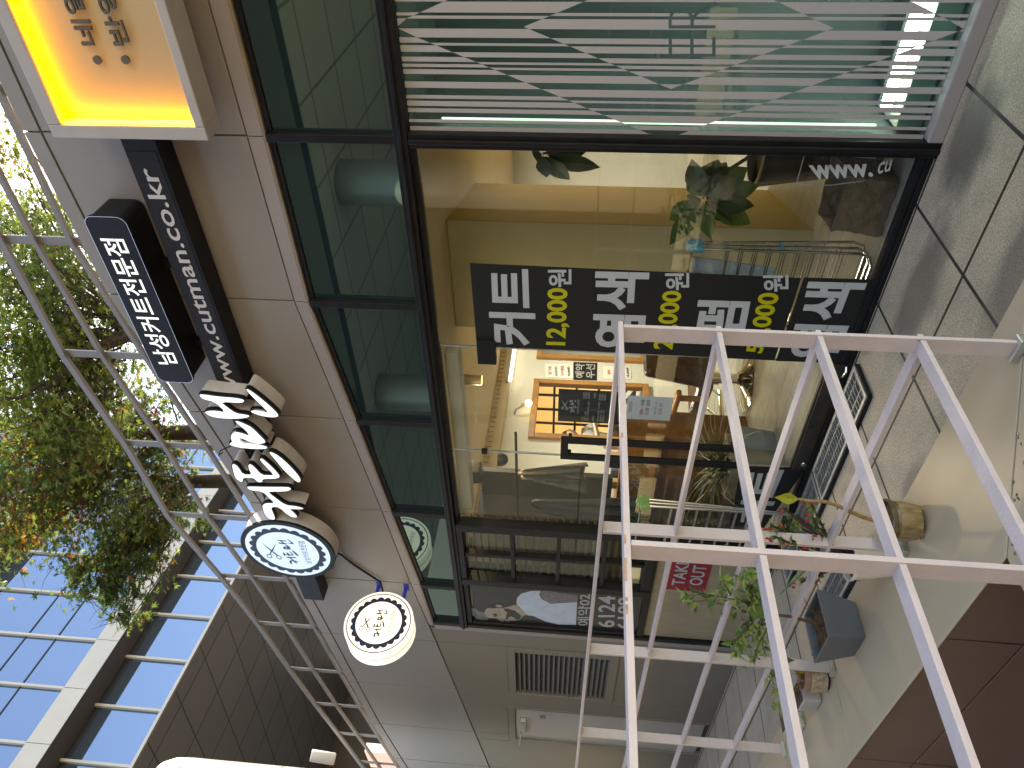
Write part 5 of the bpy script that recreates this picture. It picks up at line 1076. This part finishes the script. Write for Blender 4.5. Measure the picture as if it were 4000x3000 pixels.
def row(zb, zt_, out, transoms=()):
    g_ = MB(); rng = random.Random(int(zb*10))
    k0 = int(S0/MS)
    for k in range(k0, int(S1/MS)):
        zs = [zb]+list(transoms)+[zt_]; g_ = MB()
        for a, b in zip(zs, zs[1:]):
            j = rng.uniform(-.0012, .0012); g_.quad(T(k*MS+.01, a+.008, out+j), T((k+1)*MS-.01, a+.008, out-j), T((k+1)*MS-.01, b-.008, out-j), T(k*MS+.01, b-.008, out+j))
        g_.build('window', TG, tw)
    m_ = MB()
    for k in range(k0, int(S1/MS)+1): slab(k*MS-.018, k*MS+.018, zb, zt_, out, out+.045, m_)
    m_.each('mullion', TW_, tw)
    m_ = MB()
    for z in transoms: slab(S0, S1, z-.008, z+.008, out+.001, out+.012, m_)
    if transoms: m_.build('transom', TN, tw)
def band(zw, o_low, o_up):     # dark recess, sloping dark soffit and white spandrel over a glass row
    m_ = MB(); slab(S0, S1, zw-.10, zw, o_low-.001, o_low+.002, m_); m_.build('recess', TN, tw)
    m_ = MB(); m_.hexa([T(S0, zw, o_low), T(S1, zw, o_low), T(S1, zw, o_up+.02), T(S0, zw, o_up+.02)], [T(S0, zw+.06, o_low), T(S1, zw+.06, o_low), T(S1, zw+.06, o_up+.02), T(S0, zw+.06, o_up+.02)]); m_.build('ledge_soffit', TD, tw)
    m_ = MB()
    for k in range(int(S0/MS), int(S1/MS)): slab(k*MS+.004, (k+1)*MS-.004, zw+.002, zw+.33, o_up, o_up+.025, m_)
    m_.each('spandrel', TW_, tw)
def slabbox(z0, z1): m_ = MB(); slab(S0, S1, z0, z1, -3, -.03, m_); return m_
OUT2 = .36
row(7.0, 7.95, 0.0); band(7.95, .0, OUT2)
row(8.29, 10.72, OUT2-.03, (8.92, 9.38, 10.35)); band(10.74, OUT2-.03, OUT2*2)
row(11.08, 13.4, OUT2*2-.06, (11.7, 12.2)); band(13.42, OUT2*2-.06, OUT2*3)
row(13.8, 16.0, OUT2*3-.09, (14.4,))
slabbox(6.98, 16.2).build('core', TD, tw)
m_ = MB(); slab(S0, S1, 6.955, 6.998, -.02, .06, m_); m_.build('edge_trim', TW_, tw)
m_ = MB(); q = [T(S0, 6.95, .02), T(S1, 6.95, .02), T(S1, 6.95, -9), T(S0, 6.95, -9)]; m_.quad(*q); m_.build('soffit', M['soffit'], tw)
m_ = MB(); q0 = [G(1015, 2270, 7), G(1055, 2455, 7), G(1215, 2470, 7), G(1175, 2380, 7)]; q = [EYEP+(p-EYEP)*S+Vector((0, 0, -.06)) for p in q0]; m_.quad(*q); m_.build('soffit_window', mat('soffit_glass', (.035, .06, .12), .08), tw)
# dark wall standing far behind under the soffit
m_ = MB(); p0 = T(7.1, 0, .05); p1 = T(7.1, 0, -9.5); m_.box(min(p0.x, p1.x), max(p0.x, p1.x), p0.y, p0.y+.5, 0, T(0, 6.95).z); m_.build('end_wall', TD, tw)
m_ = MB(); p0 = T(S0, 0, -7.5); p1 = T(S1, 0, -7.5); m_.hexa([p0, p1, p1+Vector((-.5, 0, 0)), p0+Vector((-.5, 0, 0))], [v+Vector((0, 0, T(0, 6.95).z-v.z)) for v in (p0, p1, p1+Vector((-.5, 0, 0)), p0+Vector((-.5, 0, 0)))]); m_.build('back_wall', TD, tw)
# round column
t = thing('round_column', 'thick pale round column under the tower soffit at the far left', 'column', (-16, -4.4, 0))
a = DP(575, 2932, 10.2); top_z = a.z; ax_ = W(1540, 3000, 0)
ct = DP(560, 2990, 10.2); Rc = .42
c_ = ct+Vector((0, 0, 0)); c_ += (Vector((FW.x, FW.y, 0)).normalized())*.25-RT*.48
CM = mat('column_metal', (.22, .21, .195), .38, metal=.15, var=.03, vscale=2)
hz_ = [0, 1.2, 2.4, 3.6, 4.8, top_z-.35]
o = MB()
for z0, z1 in zip(hz_, hz_[1:]): o.lathe([(Rc, z0+.006), (Rc, z1-.006)], (c_.x, c_.y, 0), 64, close=False)
o.lathe([(Rc-.006, 0), (Rc-.006, top_z-.35)], (c_.x, c_.y, 0), 64, close=False)
o.build('shaft', CM, t, smooth=True); o = MB(); o.lathe([(Rc, top_z-.35), (Rc*.97, top_z-.18), (Rc*.85, top_z-.05), (Rc*.7, top_z)], (c_.x, c_.y, 0), 48); o.build('capital', CM, t, smooth=True)
# surveillance camera on the column
cp = DP(1262, 2958, 9.6); t = thing('security_camera', 'white bullet security camera on the round column', 'camera', cp)
dv = (DP(1310, 2970, 9.6)-DP(1215, 2955, 9.6)); dn = dv.normalized(); sz = dv.length/2
o = MB(); o.tube([cp-dn*sz, cp-dn*sz*.98, cp+dn*sz*.9, cp+dn*sz], [.045, .065, .065, .055], 20); o.build('body', mat('camera_white', (.62, .60, .57), .4), t, smooth=True, bevel=.004)
# warm wall lamp in the passage at the far left
cl = DP(1530, 2975, 20); o = MB(); o.box(cl.x-.5, cl.x+.5, cl.y, cl.y+.2, cl.z-.6, cl.z+.6); tag(o.build('lit_doorway', glow('passage_orange', (1, .38, .12), .8)), 'orange lit doorway far away in the passage past the roof rail', 'doorway')
l = bpy.data.lights.new('soffit_lamp', 'SPOT'); l.energy = 260; l.color = (1, .72, .25); l.spot_size = R(55); l.spot_blend = .8; lo = bpy.data.objects.new('soffit_lamp', l); COL.objects.link(lo); lo.location = (c_.x+.1, c_.y+1.25, top_z-1.3); lo.rotation_euler = (math.pi, 0, 0)
# ================================================================== building across the court (behind the viewer, mirrored in the glass)
ob_ = thing('opposite_building', 'pale building with an overhanging panelled soffit across the court, mirrored in the glass', 'building', (-4, -9, 0))
SF = brickmat('soffit_panel_pale', (.80, .80, .78), (.76, .76, .75), (.32, .32, .32), 1.5, 1.5, .03, .5)
o = MB(); o.box(-22, 8, -18, -8.2, 6.4, 6.6); o.build('soffit', SF, ob_); o = MB(); o.box(-22, 8, -8.2, -7.9, 6.35, 9.2); o.build('fascia', mat('opp_fascia', (.010, .009, .008), .8, spec=.1), ob_)
o = MB(); o.box(-70, 12, -18.3, -18.01, -1.6, 10); o.build('wall', mat('opp_wall', (.05, .055, .053), .6), ob_)
for i, (x, y) in enumerate(((-6.5, -9.6), (-.5, -9.8), (-12, -9.4))):
    o = MB(); o.lathe([(.45, -1.6), (.45, 2.5), (.445, 2.505), (.45, 2.51), (.45, 6.39)], (x, y, 0), 40, close=False); tag(o.build('round_column', CM, None, smooth=True), ['silver round column mirrored in the middle transom panes', 'silver round column mirrored in the clear window', 'silver round column mirrored in the last transom pane'][i], 'column')
# ================================================================== the two people, seen only in the oak framed mirror
def skin(name, chains, m_, parent, root=0):
    vs = []; rs = []; es = []; ix = {}
    for ch in chains:
        pv = None
        for p, r in ch:
            k = tuple(round(a, 4) for a in p)
            if k not in ix: ix[k] = len(vs); vs.append(p); rs.append(r if hasattr(r, '__len__') else (r, r))
            if pv is not None and pv != ix[k]: es.append((pv, ix[k]))
            pv = ix[k]
    me = bpy.data.meshes.new(name); me.from_pydata([tuple(v) for v in vs], es, []); me.materials.append(m_)
    o = bpy.data.objects.new(name, me); COL.objects.link(o); o.modifiers.new('skin', 'SKIN'); s = o.modifiers.new('sub', 'SUBSURF'); s.levels = 2; s.render_levels = 2
    for d, r in zip(me.skin_vertices[0].data, rs): d.radius = r
    me.skin_vertices[0].data[root].use_root = True
    bpy.context.view_layer.update(); em = bpy.data.meshes.new_from_object(o.evaluated_get(bpy.context.evaluated_depsgraph_get()))
    em.shade_smooth(); bpy.data.objects.remove(o); o = bpy.data.objects.new(name, em); COL.objects.link(o); o.parent = parent; o.matrix_parent_inverse = Matrix.Translation(-Vector(parent.location)); return o
SK = mat('skin_tone', (.42, .26, .18), .5, var=.06, vscale=20); HAIR = mat('hair_black', (.018, .014, .012), .5, var=.3, vscale=90)
def hand(wr, d, side, r=.008):      # palm and five bent fingers growing from the wrist
    wr = Vector(wr); d = Vector(d).normalized(); s = Vector(side).normalized(); n = d.cross(s).normalized(); pal = wr+d*.055; out = [[(wr, .022), (wr+d*.03, (.030, .016)), (pal, (.032, .014))]]
    for k, (o_, L_) in enumerate(((-.026, .062), (-.009, .072), (.009, .068), (.025, .052))): b = pal+s*o_+d*.022; out.append([(pal, (.032, .014)), (b, .0095), (b+d*L_*.5-n*.012, r), (b+d*L_*.8-n*.032, r*.85)])
    t0 = wr+d*.025-s*.03; out.append([(wr+d*.03, (.030, .016)), (t0, .011), (t0+d*.028-s*.018, .009), (t0+d*.05-s*.018-n*.012, .008)]); return out
def headparts(t, c, f, hair_len):   # face features and hair on a head centred at c looking along f
    c = Vector(c); f = Vector(f).normalized(); s = Vector((0, 0, 1)).cross(f).normalized(); u = Vector((0, 0, 1)); o = MB(); n = 20; m_ = 12; rows = []
    for j in range(m_+1):
        th = math.pi*(.02+.60*j/m_)
        for i in range(n):
            ph = 2*math.pi*i/n; x = math.sin(th)*math.cos(ph); back = (1-x)*.5; th2 = math.pi*(.02+(.30+.32*back)*j/m_); rows.append(c+f*(.103*math.sin(th2)*math.cos(ph)-.006)+s*(.084*math.sin(th2)*math.sin(ph))+u*(.118*math.cos(th2)+.012))
    o.add(rows, [(j*n+i, j*n+(i+1) % n, (j+1)*n+(i+1) % n, (j+1)*n+i) for j in range(m_) for i in range(n)]+[tuple(range(n))]); o.build('hair', HAIR, t, smooth=True)
    o = MB(); e = MB(); l = MB()
    for k in (-1, 1): e.lathe([(.001, -.010), (.010, -.006), (.011, 0), (.010, .006), (.001, .010)], c+f*.082+s*(.032*k)+u*.006, 10); o.box(*[v for a in range(3) for v in sorted(((c+f*.086+s*(.018*k)+u*.024)[a]-.004, (c+f*.080+s*(.046*k)+u*.027)[a]+.004))])
    e.build('eye', mat('eye_white', (.5, .5, .48), .2), t, smooth=True); o.build('eyebrow', HAIR, t)
    q = c+f*.088-u*.050; l.add([q-s*.024, q+f*.006+u*.006, q+s*.024, q+f*.004-u*.009], [(0, 1, 2, 3)]); l.build('mouth', mat('lips', (.35, .13, .11), .5), t)
def headchain(neck, c, f):
    c = Vector(c); f = Vector(f).normalized(); return [(Vector(neck), .052), (c-Vector((0, 0, .085)), (.058, .062)), (c-Vector((0, 0, .03))+f*.01, (.072, .082)), (c+Vector((0, 0, .04)), (.078, .092)), (c+Vector((0, 0, .095)), (.058, .07))], [(c-Vector((0, 0, .03))+f*.01, (.072, .082)), (c-Vector((0, 0, .022))+f*.095, .011), (c-Vector((0, 0, .028))+f*.112, .009)]
chair((-4.83, 4.45), R(0), 'second brown salon chair, the one the caped customer sits in')
t = thing('person', 'customer seated in a salon chair under a black and white striped cape', 'person', (-4.85, 4.45, 0)); X, Yc = -4.85, 4.45
V_ = lambda x, y, z: Vector((X+x, Yc+y, z))
ch = [[(V_(0, 0, .58), (.15, .12)), (V_(-.01, 0, .75), (.14, .11)), (V_(-.01, 0, .95), (.16, .11)), (V_(-.02, 0, 1.03), .07), (V_(-.03, 0, 1.07), .052)]]
hc, nose = headchain(V_(-.03, 0, 1.07), V_(-.06, 0, 1.20), (-1, 0, 0)); ch += [hc, nose]
for s in (-1, 1):
    ch.append([(V_(0, 0, .58), (.15, .12)), (V_(-.06, s*.10, .57), .088), (V_(-.42, s*.11, .57), .058), (V_(-.47, s*.11, .32), .052), (V_(-.48, s*.11, .12), .038), (V_(-.60, s*.115, .075), .034)])
    ch.append([(V_(-.01, 0, .95), (.16, .11)), (V_(0, s*.18, 1.0), .055), (V_(-.03, s*.24, .78), .042), (V_(-.24, s*.18, .70), .030)]); ch += hand(V_(-.24, s*.18, .70), (-1, -s*.3, -.1), (0, s, 0))
skin('body', ch, SK, t); headparts(t, V_(-.06, 0, 1.20), (-1, 0, 0), .1)
o = MB(); n = 40; rows = []
for j, (z, rx, ry, cx0) in enumerate(((1.075, .062, .065, -.03), (1.04, .13, .17, -.02), (.98, .17, .25, -.03), (.82, .22, .32, -.08), (.70, .36, .36, -.20), (.62, .42, .38, -.24), (.46, .44, .40, -.25))):
    for i in range(n): a = 2*math.pi*i/n; w = 1+.03*math.sin(a*9+j)*(j > 2); rows.append(V_(cx0+rx*w*math.cos(a), ry*w*math.sin(a), z))
for j in range(6):
    for i in range(n): o.add([rows[j*n+i], rows[j*n+(i+1) % n], rows[(j+1)*n+(i+1) % n], rows[(j+1)*n+i]], [(0, 1, 2, 3)], ((i+j) // 2) % 2)
cp_ = o.build('cape', [mat('cape_white', (.55, .54, .50), .6), mat('cape_black', (.02, .02, .022), .6)], t, smooth=True); md = cp_.modifiers.new('solid', 'SOLIDIFY'); md.thickness = .004
t = thing('person', 'barber in a white shirt and dark trousers standing behind the seated customer', 'person', (-4.35, 4.25, 0)); X, Yc = -4.32, 4.22
f = (-1, .35, -.25); ch = [[(V_(0, 0, .92), (.15, .11)), (V_(0, 0, 1.1), (.13, .10)), (V_(0, 0, 1.32), (.17, .11)), (V_(-.01, 0, 1.43), .07), (V_(-.02, 0, 1.47), .05)]]
hc, nose = headchain(V_(-.02, 0, 1.47), V_(-.05, .02, 1.61), f); bd = [[(V_(-.02, 0, 1.47), .052)]+hc[1:], nose]
arms = []
for s, wr in ((-1, V_(-.42, -.02, 1.26)), (1, V_(-.44, .20, 1.30))):
    sh = V_(-.01, s*.19, 1.38); el = V_(-.14, s*.30, 1.14); ch.append([(V_(0, 0, 1.32), (.17, .11)), (sh, .065), (sh.lerp(el, .6), .055)]); arms.append([(sh.lerp(el, .5), .045), (el, .042), (wr, .028)]); arms += hand(wr, (-1, .1, .15), (0, s*.3, 1))
skin('body', bd, SK, t); 
for k in range(0, len(arms), 7): skin('arm', arms[k:k+7], SK, t)
skin('shirt', ch, mat('shirt_white', (.60, .60, .58), .7), t); lg = []
for s in (-1, 1): lg.append([(V_(0, 0, .90), (.155, .115)), (V_(0, s*.09, .84), .095), (V_(-.01, s*.10, .48), .066), (V_(.01, s*.10, .12), .05), (V_(-.01, s*.10, .07), .045), (V_(-.16, s*.11, .045), .04)])
skin('trousers', lg, mat('trouser_black', (.02, .02, .022), .7), t); headparts(t, V_(-.05, .02, 1.61), f, .1)

for nm, gp in (('floor_grating', 'floor gratings in the pavement'), ('salon_chair', 'salon chairs inside'), ('wall_mirror', 'oak framed wall mirrors'), ('downlight', 'downlights behind the striped film')):
    for o_ in bpy.data.objects:
        if o_.name.split('.')[0] == nm and o_.parent is None: o_['group'] = gp
